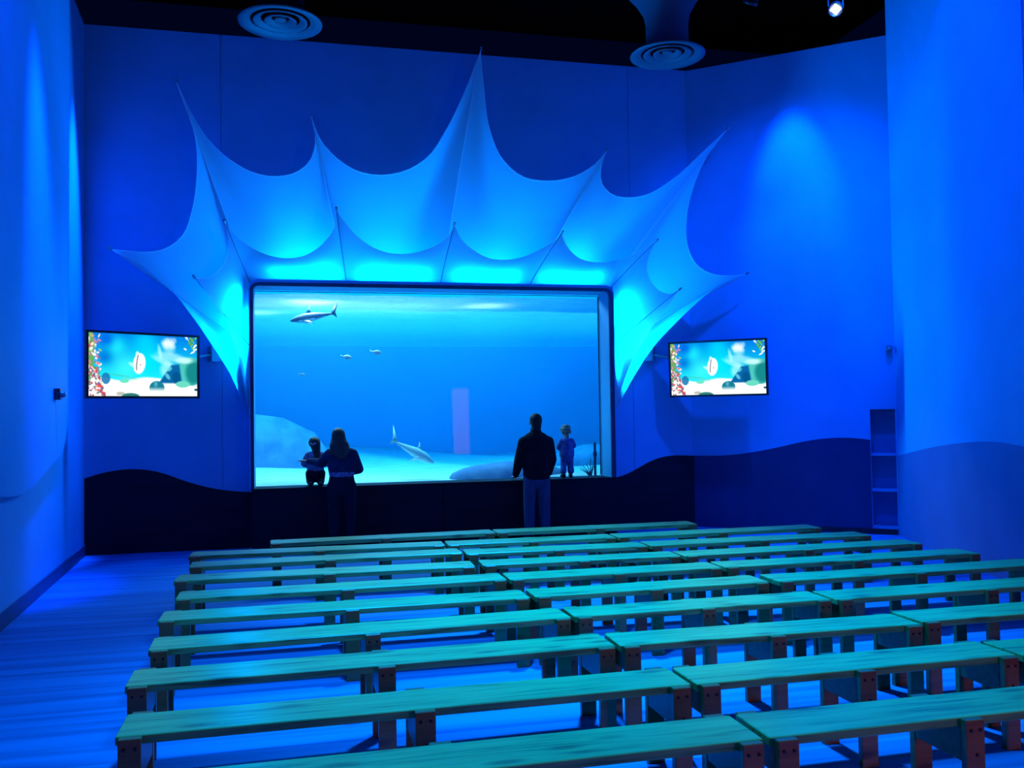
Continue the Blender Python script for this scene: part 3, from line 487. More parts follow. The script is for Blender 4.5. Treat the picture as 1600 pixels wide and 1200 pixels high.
def canopy(name, label, key, base, sag):
    r = empty(name, base[3]); tag(r, label, 'fabric canopy', 'stretched fabric canopies over the tank window')
    inv = Matrix.Translation(-Vector(base[3]))
    edges = TENT[key]; lo_l = TENT[key + '_l']; lo_r = TENT[key + '_r']
    segs = [(lo_l[::-1], [Vector(lo_l[-1]), Vector(base[0])])]
    for i, e in enumerate(edges): segs.append((e, [Vector(base[i]), Vector(base[i + 1])]))
    segs.append((lo_r, [Vector(base[6]), Vector(lo_r[-1])]))
    nv = 14
    for e, (b0, b1) in segs:
        e = [Vector(p) for p in e]; n = len(e); v = []
        for i in range(n):
            s = i / (n - 1); b = b0.lerp(b1, s)
            for j in range(nv + 1):
                t = j / nv; p = b.lerp(e[i], t)
                p.y = b.y + (e[i].y - b.y) * t ** 1.35 + sag * math.sin(math.pi * s) * math.sin(math.pi * t)
                v.append(p)
        f = [(i * (nv + 1) + j, (i + 1) * (nv + 1) + j, (i + 1) * (nv + 1) + j + 1, i * (nv + 1) + j + 1) for i in range(n - 1) for j in range(nv)]
        me = bpy.data.meshes.new('fabric_panel'); me.from_pydata([tuple(p) for p in v], [], f); me.update()
        o = obj('fabric_panel', me, MT['fabric'], r); o.matrix_parent_inverse = inv; smooth(o)
        h = obj('hem', ribbon(e, 0.018, v, nv), MT['hem'], r); h.matrix_parent_inverse = inv; smooth(h)
    tips = [edges[0][0]] + [e[-1] for e in edges]
    for b, t in zip(base, tips):
        b, t = Vector(b), Vector(t); pts = []
        for j in range(nv + 1):
            k = j / nv; p = b.lerp(t, k); p.y = b.y + (t.y - b.y) * k ** 1.35; p.y -= 0.004; pts.append(p)
        h = obj('seam', tube_mesh(pts, 0.0055, 6), MT['seam'] if key == 'inner' else MT['hem'], r); h.matrix_parent_inverse = inv
        c = obj('tip_rod', tube_mesh([t, t + (t - pts[-3]).normalized() * 0.05], 0.016, 8), MT['metal'], r); c.matrix_parent_inverse = inv
    return r
canopy('canopy_large', 'large translucent white fabric canopy with seven pulled points spreading behind the smaller one', 'outer', OB, 0.10)
canopy('canopy_small', 'smaller inner fabric canopy with scalloped edge hugging the tank window frame', 'inner', IB, 0.05)

# ------------------------------------------------------------ screens
def picture(W=224, H=126):
    x, y = np.meshgrid((np.arange(W) + 0.5) / W, (np.arange(H) + 0.5) / H)   # y downwards
    im = np.zeros((H, W, 3)); fx, fy = x * 1.78, y
    def L(a, b, t): t = np.clip(t, 0, 1)[..., None]; return np.array(a) * (1 - t) + np.array(b) * t
    im = L((0.0, 0.42, 0.86), (0.1, 0.85, 0.93), y * 1.5) * 1.0
    for cx, cy, rr, col in ((0.42, 0.2, 0.16, (0.1, 0.95, 0.98)), (0.95, 0.4, 0.25, (0.0, 0.9, 0.95)), (0.6, 0.55, 0.2, (0.2, 0.95, 0.95)), (0.28, 0.1, 0.12, (0.0, 0.3, 0.85)), (0.25, 0.38, 0.12, (0.0, 0.35, 0.8)), (0.9, 0.12, 0.2, (0, 0.8, 0.95))):
        k = np.exp(-(((fx - cx) ** 2 + (fy - cy) ** 2) / rr ** 2))[..., None]; im = im * (1 - k * 0.8) + np.array(col) * k * 0.8
    def blend(mask, col, a=1.0):
        nonlocal im; m = np.clip(mask, 0, 1)[..., None] * a; im = im * (1 - m) + np.array(col) * m
    sm = lambda d, wd=0.012: np.clip(0.5 - d / wd, 0, 1)
    ell = lambda cx, cy, a, b, th=0.0: np.hypot(((fx - cx) * math.cos(th) + (fy - cy) * math.sin(th)) / a, (-(fx - cx) * math.sin(th) + (fy - cy) * math.cos(th)) / b) - 1
    # bright haze of the far plants
    for cx, cy, a, b, th in ((1.28, 0.17, 0.13, 0.09, 0.9), (1.2, 0.42, 0.2, 0.05, 0.4), (1.35, 0.35, 0.25, 0.07, 0.2), (1.14, 0.27, 0.03, 0.12, -0.2), (1.25, 0.56, 0.1, 0.12, 0)):
        blend(sm(ell(cx, cy, a, b, th), 0.7), (0.7, 0.97, 0.97), 0.6)
    for q in range(9): blend(sm(ell(1.22 + 0.02 * q, 0.12 + 0.05 * math.sin(q * 2.1), 0.05, 0.04, q), 0.8), (1, 1, 1), 0.45)
    # sand
    blend(sm(0.70 + 0.03 * np.sin(fx * 3) - y - 0.02 * np.sin(fx * 9), 0.03), (0.97, 1.0, 0.97))
    blend(sm(ell(0.45, 0.665, 0.2, 0.012, 0.12), 0.6), (0.25, 0.7, 0.6), 0.6); blend(sm(ell(0.68, 0.72, 0.12, 0.01, 0.15), 0.6), (0.5, 0.8, 0.6), 0.6)
    blend(sm(ell(0.56, 0.755, 0.075, 0.035), 0.3), (0.35, 0.85, 0.72))
    # boulders
    blend(sm(ell(1.66, 0.58, 0.24, 0.24), 0.08), (0.25, 0.72, 0.68)); blend(sm(ell(1.72, 0.6, 0.14, 0.2), 0.5), (0.03, 0.4, 0.42), 0.8)
    blend(sm(ell(1.56, 0.4, 0.14, 0.05), 0.8), (0.75, 0.98, 0.95), 0.9)
    tri = np.maximum.reduce([(0.80 - fy) * 0.0 + (1.12 + (0.78 - fy) * 0.72 - fx), fx - 1.49 - (fy - 0.6) * 0.15, fy - 0.785, 0.47 - fy + (1.44 - fx) * 0.1])
    blend(sm(tri, 0.03), (0.04, 0.33, 0.58)); blend(sm(ell(1.42, 0.69, 0.07, 0.1), 0.4), (0.02, 0.25, 0.45), 0.7)
    for cx, cy, a, b in ((1.3, 0.55, 0.05, 0.03), (1.27, 0.67, 0.03, 0.06)): blend(sm(ell(cx, cy, a, b, -0.6), 0.6), (0.4, 0.85, 0.9), 0.7)
    blend(sm(ell(1.53, 0.8, 0.12, 0.055), 0.15), (0.35, 0.8, 0.7))
    d = np.maximum(ell(1.09, 0.86, 0.125, 0.11), fy - 0.885); blend(sm(d, 0.08), (0.08, 0.42, 0.52)); blend(sm(ell(1.07, 0.8, 0.03, 0.05), 0.7), (0.35, 0.7, 0.8), 0.6)
    # dark weed and twigs along the bottom
    blend(sm(ell(0.66, 1.0, 0.14, 0.05), 0.2), (0.15, 0.42, 0.4)); blend(sm(ell(0.5, 0.96, 0.07, 0.03), 0.3), (0.5, 0.5, 0.45), 0.6); blend(sm(ell(1.76, 0.89, 0.03, 0.02), 0.3), (0.05, 0.25, 0.3))
    # white angelfish with a dark stripe
    blend(sm(ell(0.8, 0.47, 0.1, 0.17, 0.12), 0.15), (1, 0.97, 0.97)); blend(sm(ell(0.7, 0.5, 0.08, 0.03, 0.5), 0.5), (0.8, 1, 1), 0.7); blend(sm(ell(0.77, 0.33, 0.03, 0.06), 0.5), (0.9, 0.98, 1), 0.8)
    cv = np.abs(fx - 0.755 - 0.5 * (0.56 - fy) ** 2 - 0.0) - 0.006; blend(sm(np.maximum(cv, np.maximum(fy - 0.58, 0.33 - fy)), 0.01), (0.05, 0.1, 0.15)); blend(sm(ell(0.82, 0.49, 0.01, 0.012), 0.3), (0.7, 0.35, 0.3))
    # plants on both sides
    r = random.Random(4)
    blend(sm(ell(0.0, 0.3, 0.09, 0.5), 0.2), (0.35, 0.6, 0.3))
    for i in range(60):
        cx, cy = r.uniform(0, 0.19), r.uniform(0, 0.6); col = r.choice([(1, 0.95, 0.9), (0.55, 0.75, 0.35), (0.85, 0.45, 0.55), (0.6, 0.45, 0.8), (0.3, 0.5, 0.3), (1, 0.85, 0.85), (0.8, 0.2, 0.25)])
        if cx > 0.11 and col[1] in (0.5, 0.6): continue
        blend(sm(ell(cx, cy, r.uniform(0.015, 0.035), r.uniform(0.01, 0.025), r.uniform(0, 3)), 0.3), col, 0.9)
    blend(sm(ell(0.27, 0.72, 0.07, 0.09), 0.2), (0.08, 0.4, 0.65), 0.9)
    for i in range(90):
        cy = r.uniform(0.55, 1.0); cx = r.uniform(0, 0.17 + 0.25 * max(0, cy - 0.65)); col = r.choice([(0.85, 0.2, 0.25), (0.9, 0.45, 0.5), (1, 0.92, 0.9), (0.45, 0.3, 0.45), (0.8, 0.25, 0.2), (0.3, 0.5, 0.55), (1, 0.8, 0.75)])
        blend(sm(ell(cx, cy, r.uniform(0.012, 0.035), r.uniform(0.01, 0.022), r.uniform(0, 3)), 0.3), col, 0.9)
    for i in range(22):
        cx, cy = r.uniform(1.55, 1.77), r.uniform(0.0, 0.28); col = r.choice([(0.35, 0.7, 0.2), (1, 1, 1), (1, 1, 1), (0.45, 0.8, 0.3), (0.25, 0.55, 0.3)])
        if col[0] < 1 and cx < 1.64: continue
        blend(sm(ell(cx, cy, r.uniform(0.02, 0.06), r.uniform(0.008, 0.016), r.uniform(0.5, 1.3) + (1.6 if cx > 1.7 else 0)), 0.3), col, 0.9)
    return np.clip(im, 0, 1) ** 1.9
def screen_mesh(w_, h_):
    W, H = 224, 126; im = picture(W, H); me = bpy.data.meshes.new('screen')
    xs = np.linspace(-w_ / 2, w_ / 2, W + 1); zs = np.linspace(h_ / 2, -h_ / 2, H + 1)
    v = [(x, 0, z) for z in zs for x in xs]; q = W + 1
    f = [(j * q + i, (j + 1) * q + i, (j + 1) * q + i + 1, j * q + i + 1) for j in range(H) for i in range(W)]
    me.from_pydata(v, [], f); at = me.color_attributes.new('picture', 'FLOAT_COLOR', 'CORNER')
    col = np.ones((W * H, 4, 4), dtype=np.float32); col[:, :, :3] = im.reshape(-1, 3)[:, None, :]
    at.data.foreach_set('color', col.ravel()); me.update(); return me
m = bpy.data.materials.new('screen_glow'); m.use_nodes = True; N = m.node_tree.nodes; N.remove(N['Principled BSDF'])
at = N.new('ShaderNodeAttribute'); at.attribute_name = 'picture'; em = N.new('ShaderNodeEmission'); em.inputs[1].default_value = 1.15
m.node_tree.links.new(at.outputs['Color'], em.inputs[0]); m.node_tree.links.new(em.outputs[0], N['Material Output'].inputs[0]); MT['screen'] = m
SM = screen_mesh(1.345, 0.745)
def tv(label, loc, rz, tilt, wall_pt):
    r = empty('wall_television', loc, rz); r.rotation_euler = (tilt, 0, rz); tag(r, label, 'television', 'flat televisions beside the tank window')
    boxo('casing', (0, 0.035, 0), (1.40, 0.05, 0.80), MT['plastic'], r, 0.006)
    for c, s in (((0, 0.0, 0.386), (1.40, 0.026, 0.028)), ((0, 0, -0.386), (1.40, 0.026, 0.028)), ((-0.686, 0, 0), (0.028, 0.026, 0.745)), ((0.686, 0, 0), (0.028, 0.026, 0.745))):
        boxo('bezel', c, s, MT['plastic'], r)
    obj('screen', SM, MT['screen'], r, (0, 0.004, 0))
    bpy.context.view_layer.update(); inv = r.matrix_world.inverted()
    a = Vector((0, 0.06, 0.0)); b = inv @ Vector(wall_pt)
    obj('mount_arm', tube_mesh([a, b], 0.02, 8), MT['metal'], r)
    boxo('wall_plate', b, (0.12, 0.12, 0.2), MT['metal'], r)
    return r
tv('wall television with black bezel near the left wall, showing angelfish and corals', (-1.779, 11.767, 2.386), 0.575, 0.0, (-1.05, 12.6, 2.58))
tv('wall television with black bezel in front of the wall corner, showing angelfish and corals', (5.823, 11.86, 2.331), -0.684, 0.05, (5.1, 12.58, 2.58))

# ------------------------------------------------------------ benches
H_, TH = 0.466, 0.038
cache = {}
def mesh_box(key, s, m, bev=0.003):
    if key not in cache:
        bm = bmesh.new(); box(bm, (0, 0, 0), s, None, bev); me = bpy.data.meshes.new(key.split('|')[0]); bm.to_mesh(me); bm.free(); me.materials.append(m); cache[key] = me
    return cache[key]
bolt_bm = lathe([(0, 0), (0.007, 0), (0.007, 0.004), (0, 0.005)], 8); bolt_me = bpy.data.meshes.new('bolt'); bolt_bm.to_mesh(bolt_me); bolt_bm.free(); bolt_me.materials.append(MT['plastic'])
def bench(label, x0, x1, yf, dy, bolts):
    L = x1 - x0; ang = math.atan2(dy, L)
    r = empty('wooden_bench', ((x0 + x1) / 2, yf + dy / 2 + 0.143, 0), ang); tag(r, label, 'bench', 'wooden benches in rows facing the tank')
    obj('seat', mesh_box('seat|%.2f' % L, (L, 0.286, TH), MT['wood'], 0.004), None, r, (0, 0, H_ - TH / 2))
    for px in (-L / 2 + 0.06, 0.0, L / 2 - 0.06):
        for s in (-1, 1):
            lg = obj('leg', mesh_box('leg', (0.089, 0.036, H_ - 0.003), MT['leg']), None, r, (px, s * (0.143 + 0.019), (H_ - 0.003) / 2))
            if bolts and s < 0:
                for bx, bz in ((-0.022, 0.19), (0.022, 0.19), (0.004, 0.09)):
                    b = obj('bolt', bolt_me, None, lg, (bx, -0.018, bz)); b.rotation_euler = (math.pi / 2, 0, 0)
        obj('crosspiece', mesh_box('crosspiece', (0.036, 0.284, 0.14), MT['leg']), None, r, (px + (0.024 if px < 0 else -0.024), 0, H_ - TH - 0.071))
    return r
rows = [(3.26, [(-0.68, 1.76, 0), (1.79, 3.60, 0)]),
        (3.98, [(-0.72, 1.79, 0.01), (1.815, 3.59, 0.01), (3.62, 6.05, 0)]),
        (4.71, [(-0.81, 1.69, 0.04), (1.72, 3.58, -0.04), (3.62, 6.05, 0)]),
        (5.40, [(-0.81, 1.66, 0.08), (1.69, 3.48, 0.0), (3.51, 5.92, 0)]),
        (6.15, [(-0.86, 1.57, -0.01), (1.61, 3.40, 0.01), (3.48, 5.88, 0)]),
        (6.84, [(-0.84, 1.57, 0.02), (1.595, 3.355, -0.03), (3.385, 5.77, -0.03)]),
        (7.60, [(-0.94, 1.46, -0.08), (1.53, 3.29, -0.07), (3.32, 5.70, 0)]),
        (8.26, [(-0.90, 1.48, 0.03), (1.51, 3.24, -0.08), (3.27, 5.60, -0.05)]),
        (8.90, [(-0.97, 1.41, -0.08), (1.44, 3.15, -0.05), (3.18, 5.47, -0.02)]),
        (9.49, [(-0.26, 2.065, 0.06), (2.09, 4.38, -0.03)])]
ordn = ['tenth', 'ninth', 'eighth', 'seventh', 'sixth', 'fifth', 'fourth', 'third', 'second', 'first']
yoff = {(4, 1): 0.0, (5, 1): 0.01, (6, 1): -0.06, (6, 2): -0.15, (7, 1): -0.06, (7, 2): -0.13, (8, 1): -0.09, (8, 2): -0.13, (9, 1): 0.04, (3, 1): 0.08, (3, 2): 0.06, (2, 2): 0.04, (2, 1): 0.03, (5, 2): -0.02, (1, 2): -0.01}
for i, (yf, seg) in enumerate(rows):
    for j, (x0, x1, dy) in enumerate(seg):
        if i == 9: lab = ('long wooden plank bench on the left in the first row, closest to the tank', 'long wooden plank bench on the right in the first row, closest to the tank')[j]
        else:
            lab = ('long wooden plank bench at the left aisle end', 'short wooden plank bench in the middle', 'wooden plank bench at the right end')[j] + ' of the %s row from the tank' % ordn[i]
        bench(lab, x0, x1, yf + yoff.get((i, j), 0), dy, i < 4)

# ------------------------------------------------------------ ceiling fittings
def diffuser(label, loc, boot):
    r = empty('ceiling_diffuser', loc); tag(r, label, 'air vent', 'round air vents under the black ceiling')
    d = 0.0
    smooth(obj('outer_ring', lathe([(0.34, 0.03), (0.40, 0.005), (0.475, 0.0), (0.48, 0.015), (0.40, 0.05), (0.34, 0.06), (0.34, 0.03)], 48), MT['diffuser'], r))
    smooth(obj('middle_ring', lathe([(0.22, 0.05), (0.28, 0.015), (0.31, 0.015), (0.31, 0.025), (0.26, 0.06), (0.22, 0.07), (0.22, 0.05)], 40), MT['diffuser'], r))
    smooth(obj('inner_ring', lathe([(0.10, 0.06), (0.155, 0.02), (0.185, 0.02), (0.185, 0.03), (0.14, 0.07), (0.10, 0.08), (0.10, 0.06)], 32), MT['diffuser'], r))
    obj('centre_cone', lathe([(0.0, 0.03), (0.06, 0.035), (0.07, 0.05), (0.03, 0.11), (0.0, 0.12)], 24), MT['diffuser'], r)
    prof = [(0.34, 0.055), (0.30, 0.12), (0.27, 0.2), (0.27, 0.4)] + ([(0.30, 0.55), (0.40, 0.72), (0.55, 0.9), (0.62, 1.1), (0.62, 1.9)] if boot else [(0.27, 1.0), (0.27, 2.0)])
    smooth(obj('duct', lathe(prof, 32), MT['duct'] if boot else MT['black'], r))
    return r
diffuser('round ringed air vent over the left part of the canopy', (-0.14, 10.74, 6.3), False)
diffuser('round ringed air vent with a flared duct near the wall corner', (4.69, 10.77, 6.3), True)
pipe = obj('lighting_pipe', tube_mesh([(-2.2, 9.6, 7.55), (7.3, 9.6, 7.55)], 0.024, 10), MT['black']); tag(pipe, 'black horizontal lighting pipe under the dark ceiling', 'pipe')
def lamp(name, label, loc, tgt, lit, top=7.524):
    r = empty(name, loc); tag(r, label, 'stage light')
    q = (Vector(tgt) - Vector(loc)).to_track_quat('-Z', 'Y').to_matrix()
    def put(o): o.data.transform(q.to_4x4()); return o
    smooth(put(obj('housing', lathe([(0, 0.2), (0.05, 0.2), (0.075, 0.12), (0.08, 0.0), (0.088, 0.0), (0.088, -0.04), (0.076, -0.04), (0.076, -0.015), (0, -0.015)], 20), MT['plastic'], r)))
    put(obj('lens', lathe([(0.0, -0.02), (0.05, -0.021), (0.066, -0.018)], 4), MT['lamp'] if lit else MT['plastic'], r))
    obj('yoke', tube_mesh([(0.1, 0, 0.02), (0.1, 0, 0.2), (0, 0, 0.24), (-0.1, 0, 0.2), (-0.1, 0, 0.02)], 0.01, 6), MT['plastic'], r)
    obj('hanger', tube_mesh([(0, 0, 0.24), (0, 0.0, top - loc[2])], 0.014, 6), MT['plastic'], r)
    return r
lamp('stage_light', 'glowing blue-white spotlight hanging from the dark ceiling', (6.37, 9.6, 6.55), (1.5, 3.0, 1.2), True)
lamp('stage_light', 'unlit black spotlight hanging beside the flared duct', (5.25, 9.6, 6.55), (4.6, 12.0, 3), False)

# ------------------------------------------------------------ small wall fittings
a = empty('wall_sensor', LEFT(8.452, 2.014, -0.05)); a.rotation_euler.z = 0.056; tag(a, 'small dark box sensor with round lens on the left wall', 'sensor')
boxo('housing', (0.03, 0.0, 0), (0.06, 0.12, 0.12), MT['plastic'], a, 0.006)
q = lathe([(0, 0.05), (0.025, 0.045), (0.035, 0.02), (0.035, 0)], 16); q.transform(Matrix.Translation((0.06, 0.0, 0)) @ Matrix.Rotation(math.pi / 2, 4, 'Y')); smooth(obj('lens', q, MT['metal'], a))
a = empty('wall_camera', ANG(2.76, 2.53, -0.0)); a.rotation_euler.z = math.atan2(aw.y, aw.x); tag(a, 'small round security camera on the angled wall above the shelf niche', 'camera')
boxo('bracket', (0, -0.02, 0.03), (0.06, 0.04, 0.05), MT['metal'], a, 0.004)
q = lathe([(0, -0.05), (0.03, -0.04), (0.045, -0.01), (0.045, 0.03), (0, 0.04)], 16, (0, -0.07, 0)); smooth(obj('dome', q, MT['metal'], a))

# ------------------------------------------------------------ people (all seen from behind, facing the tank)
def cloth(name, a, b, rough=0.85, sc=(12, 12, 12)): return mat(name, a, rough, spec=0.1, noise=b, nscale=sc)
MT['skin'] = mat('skin', (0.5, 0.34, 0.26), 0.55, noise=(0.46, 0.3, 0.23), nscale=(9, 9, 9))
MT['jacket'] = cloth('dark_jacket', (0.012, 0.012, 0.02), (0.008, 0.008, 0.014))
MT['jeans'] = cloth('blue_jeans', (0.06, 0.085, 0.17), (0.04, 0.06, 0.13), sc=(20, 20, 5))
MT['jeans_dark'] = cloth('dark_jeans', (0.012, 0.018, 0.04), (0.009, 0.013, 0.03), sc=(20, 20, 5))
MT['hoodie'] = cloth('grey_sweater', (0.03, 0.04, 0.1), (0.018, 0.026, 0.07))
MT['pattern'] = cloth('patterned_sweater', (0.3, 0.3, 0.5), (0.06, 0.07, 0.18), sc=(22, 22, 22))
MT['coat'] = cloth('spotted_coat', (0.14, 0.2, 0.42), (0.05, 0.08, 0.3), sc=(20, 20, 20))
MT['navy'] = cloth('navy_trousers', (0.012, 0.015, 0.035), (0.008, 0.01, 0.02))
MT['hair_dark'] = mat('dark_brown_hair', (0.02, 0.014, 0.012), 0.6, noise=(0.01, 0.008, 0.006), nscale=(60, 60, 6), bump=0.5, bscale=90)
MT['hair_brown'] = mat('brown_hair', (0.07, 0.05, 0.035), 0.55, noise=(0.035, 0.025, 0.02), nscale=(60, 60, 5), bump=0.5, bscale=90)
MT['hair_fair'] = mat('fair_hair', (0.3, 0.32, 0.2), 0.6, noise=(0.18, 0.2, 0.12), nscale=(40, 40, 40), bump=0.6, bscale=60)
MT['white_cloth'] = cloth('white_cloth', (0.7, 0.7, 0.75), (0.6, 0.6, 0.66))
MT['shoe'] = cloth('dark_shoes', (0.03, 0.03, 0.04), (0.02, 0.02, 0.03))
MT['eye'] = mat('eye_white', (0.7, 0.7, 0.7), 0.3, noise=(0.65, 0.65, 0.65), nscale=(30, 30, 30))

def hand(p, d, side, k=1.0):
    """palm and five bent fingers; d = finger direction, fingers flat on a surface, side = +1/-1 where the thumb is."""
    p = Vector(p); d = Vector(d).normalized(); up_ = Vector((0, 0, 1)); s = d.cross(up_).normalized() * side
    out = [(p, p + d * 0.075 * k, 0.028 * k, 0.036 * k, (1.0, 0.6))]
    for i, L in enumerate((0.062, 0.072, 0.066, 0.05)):
        o = p + d * 0.085 * k + s * (0.027 - 0.018 * i) * k
        m = o + (d + s * (0.12 - 0.08 * i)) * L * 0.5 * k + up_ * 0.006 * k; e = m + (d * 0.9 - up_ * 0.35) * L * 0.5 * k
        out += [(o - d * 0.02 * k, m, 0.0095 * k, 0.0088 * k, (1, 1)), (m, e, 0.0088 * k, 0.0075 * k, (1, 1))]
    t0 = p + d * 0.02 * k + s * 0.02 * k; t1 = t0 + (d * 0.5 + s * 0.8) * 0.04 * k; t2 = t1 + (d * 0.9 + s * 0.25) * 0.032 * k
    out += [(t0, t1, 0.013 * k, 0.011 * k, (1, 1)), (t1, t2, 0.011 * k, 0.009 * k, (1, 1))]
    return out
def head(c, k, tz=0.0):
    """head of height 0.23*k round c looking along +Y, with nose, ears, chin and lips."""
    c = Vector(c); R = Matrix.Rotation(tz, 3, 'Z'); P = lambda x, y, z: c + R @ Vector((x * k, y * k, z * k))
    return [(P(0, -0.015, 0.03), P(0, 0.01, 0.03), 0.084 * k, 0.078 * k, (0.95, 1.03)), (P(0, 0.0, 0.02), P(0, 0.035, -0.06), 0.072 * k, 0.05 * k, (1, 0.95)),
            (P(0, 0.05, -0.075), P(0, 0.058, -0.085), 0.028 * k, 0.024 * k, (1, 1)), (P(0, 0.082, 0.01), P(0, 0.1, -0.022), 0.009 * k, 0.013 * k, (1, 1)),
            (P(-0.018, 0.079, -0.05), P(0.018, 0.079, -0.05), 0.008 * k, 0.008 * k, (1, 1)),
            (P(-0.079, 0.0, 0.015), P(-0.083, -0.004, -0.02), 0.016 * k, 0.01 * k, (0.7, 1)), (P(0.079, 0.0, 0.015), P(0.083, -0.004, -0.02), 0.016 * k, 0.01 * k, (0.7, 1))]
def eyes(c, k, par, tz=0.0):
    R = Matrix.Rotation(tz, 3, 'Z')
    for s in (-1, 1):
        p = Vector(c) + R @ Vector((s * 0.031 * k, 0.07 * k, 0.008 * k)); e = lathe([(0, -0.011 * k), (0.008 * k, -0.008 * k), (0.012 * k, 0), (0.008 * k, 0.008 * k), (0, 0.011 * k)], 10, p); obj('eye', e, MT['eye'], par)
def person(label, loc):
    r = empty('person', loc); tag(r, label, 'person'); return r
def leg(hip, knee, ank, a, b, c_, fl=(1, 1)): return [(hip, knee, a, b, fl), (knee, ank, b, c_, fl)]

# the man: upright, arms down, both hands on the sill
mn = person('man in dark jacket and jeans standing at the tank, hands on the sill', (3.17, 11.95, 0))
hc = (0, 0.02, 1.60)
arms = lambda r1, r2, r3: sum([[((s * 0.165, 0, 1.335), (s * 0.222, 0.04, 1.10), r1, r2, (1, 1)), ((s * 0.222, 0.04, 1.10), (s * 0.235, 0.22, 0.905), r2, r3, (1, 1))] for s in (-1, 1)], [])
body = head(hc, 1.0) + [((0, 0, 1.56), (0, 0, 1.38), 0.058, 0.07, (1, 1)), ((0, 0, 1.28), (0, 0, 1.0), 0.12, 0.12, (1.2, 0.8)), ((-0.1, 0, 1.34), (0.1, 0, 1.34), 0.06, 0.06, (1, 1)), ((0, 0, 1.0), (0, 0, 0.9), 0.12, 0.12, (1.1, 0.85))]
body += arms(0.055, 0.042, 0.03)
for s in (-1, 1): body += leg((s * 0.09, 0, 0.88), (s * 0.1, 0.01, 0.48), (s * 0.105, 0, 0.1), 0.085, 0.055, 0.04) + [((s * 0.105, -0.04, 0.05), (s * 0.12, 0.14, 0.035), 0.04, 0.035, (1, 0.8))]
for s in (-1, 1): body += hand((s * 0.238, 0.265, 0.862), (-s * 0.1, 1, -0.12), -s)
blob(body, 'body', MT['skin'], mn, 0.0085, 2); eyes(hc, 1.0, mn)
jk = [((0, 0, 1.33), (0, 0, 0.98), 0.16, 0.15, (1.3, 0.85)), ((0, 0, 1.0), (0, 0, 0.91), 0.153, 0.15, (1.22, 0.9)), ((-0.125, 0, 0.905), (0.125, 0, 0.905), 0.06, 0.06, (2.2, 1)), ((-0.12, 0.0, 0.875), (0.12, 0.0, 0.875), 0.05, 0.05, (2.4, 1)), ((-0.12, -0.0, 1.345), (0.12, 0, 1.345), 0.095, 0.095, (1, 1)), ((0, 0, 1.38), (0, 0, 1.43), 0.12, 0.09, (1.1, 0.9)), ((0, 0, 1.44), (0, 0.005, 1.505), 0.085, 0.072, (1, 1))] + arms(0.088, 0.078, 0.05)
blob(jk, 'jacket', MT['jacket'], mn, 0.011, 4)
jn = [((0, 0, 0.90), (0, 0, 0.84), 0.12, 0.13, (1.2, 0.9))]
for s in (-1, 1): jn += leg((s * 0.09, 0, 0.86), (s * 0.105, 0.01, 0.48), (s * 0.112, 0, 0.11), 0.1, 0.08, 0.072)
blob(jn, 'trousers', MT['jeans'], mn, 0.011, 2)
for s in (-1, 1): blob([((s * 0.108, -0.06, 0.05), (s * 0.125, 0.17, 0.042), 0.048, 0.042, (1, 0.95))], 'shoe', MT['shoe'], mn, 0.01, 1)
blob([((0, -0.018, 1.645), (0, 0.005, 1.65), 0.089, 0.085, (0.97, 1.0)), ((0, -0.03, 1.62), (0, -0.035, 1.545), 0.083, 0.068, (0.98, 0.95))], 'hair', MT['hair_dark'], mn, 0.009, 2)

# the woman: leaning a little towards the child, one arm round her
wm = person('woman with long dark hair in a sweater, arm around the kneeling child', (0.57, 11.97, 0))
hc = (-0.035, 0.05, 1.455)
wa_ = lambda a, b, c_: [((0.145, 0, 1.24), (0.225, 0.04, 1.04), a, b, (1, 1)), ((0.225, 0.04, 1.04), (0.12, 0.26, 0.985), b, c_, (1, 1)), ((-0.145, 0.02, 1.25), (-0.255, 0.12, 1.13), a, b, (1, 1)), ((-0.255, 0.12, 1.13), (-0.40, 0.30, 1.15), b, c_, (1, 1))]
body = head(hc, 0.93, 0.1) + [((-0.03, 0.03, 1.42), (-0.01, 0.0, 1.28), 0.05, 0.055, (1, 1)), ((0, 0, 1.2), (0, 0, 0.98), 0.11, 0.1, (1.25, 0.8)), ((-0.1, 0, 1.26), (0.1, 0, 1.26), 0.055, 0.055, (1, 1)), ((0, 0, 0.95), (0, 0, 0.85), 0.13, 0.14, (1.15, 0.9))] + wa_(0.045, 0.036, 0.026)
for s in (-1, 1): body += leg((s * 0.085, 0, 0.82), (s * 0.09, 0.02, 0.45), (s * 0.095, -0.01, 0.09), 0.085, 0.052, 0.036) + [((s * 0.095, -0.04, 0.045), (s * 0.1, 0.12, 0.03), 0.034, 0.03, (1, 0.8))]
body += hand((0.10, 0.29, 0.985), (-0.6, 0.8, 0), 1, 0.92) + hand((-0.43, 0.335, 1.15), (-0.9, 0.5, 0), 1, 0.92)
blob(body, 'body', MT['skin'], wm, 0.0085, 2); eyes(hc, 0.93, wm, 0.1)
blob([((0, 0, 1.19), (0, 0, 1.04), 0.135, 0.135, (1.25, 0.85)), ((0, 0, 1.10), (0, 0, 1.06), 0.148, 0.146, (1.2, 0.9)), ((-0.105, 0, 1.25), (0.105, 0, 1.25), 0.075, 0.075, (1, 1)), ((-0.02, 0.01, 1.3), (-0.025, 0.02, 1.34), 0.07, 0.06, (1, 1))] + wa_(0.07, 0.062, 0.042), 'sweater', MT['hoodie'], wm, 0.011, 2)
blob([((0, 0, 1.02), (0, 0, 1.005), 0.136, 0.146, (1.14, 0.9))], 'undershirt', MT['pattern'], wm, 0.011, 1)
jn = [((0, 0, 0.93), (0, 0, 0.84), 0.14, 0.15, (1.16, 0.9))]
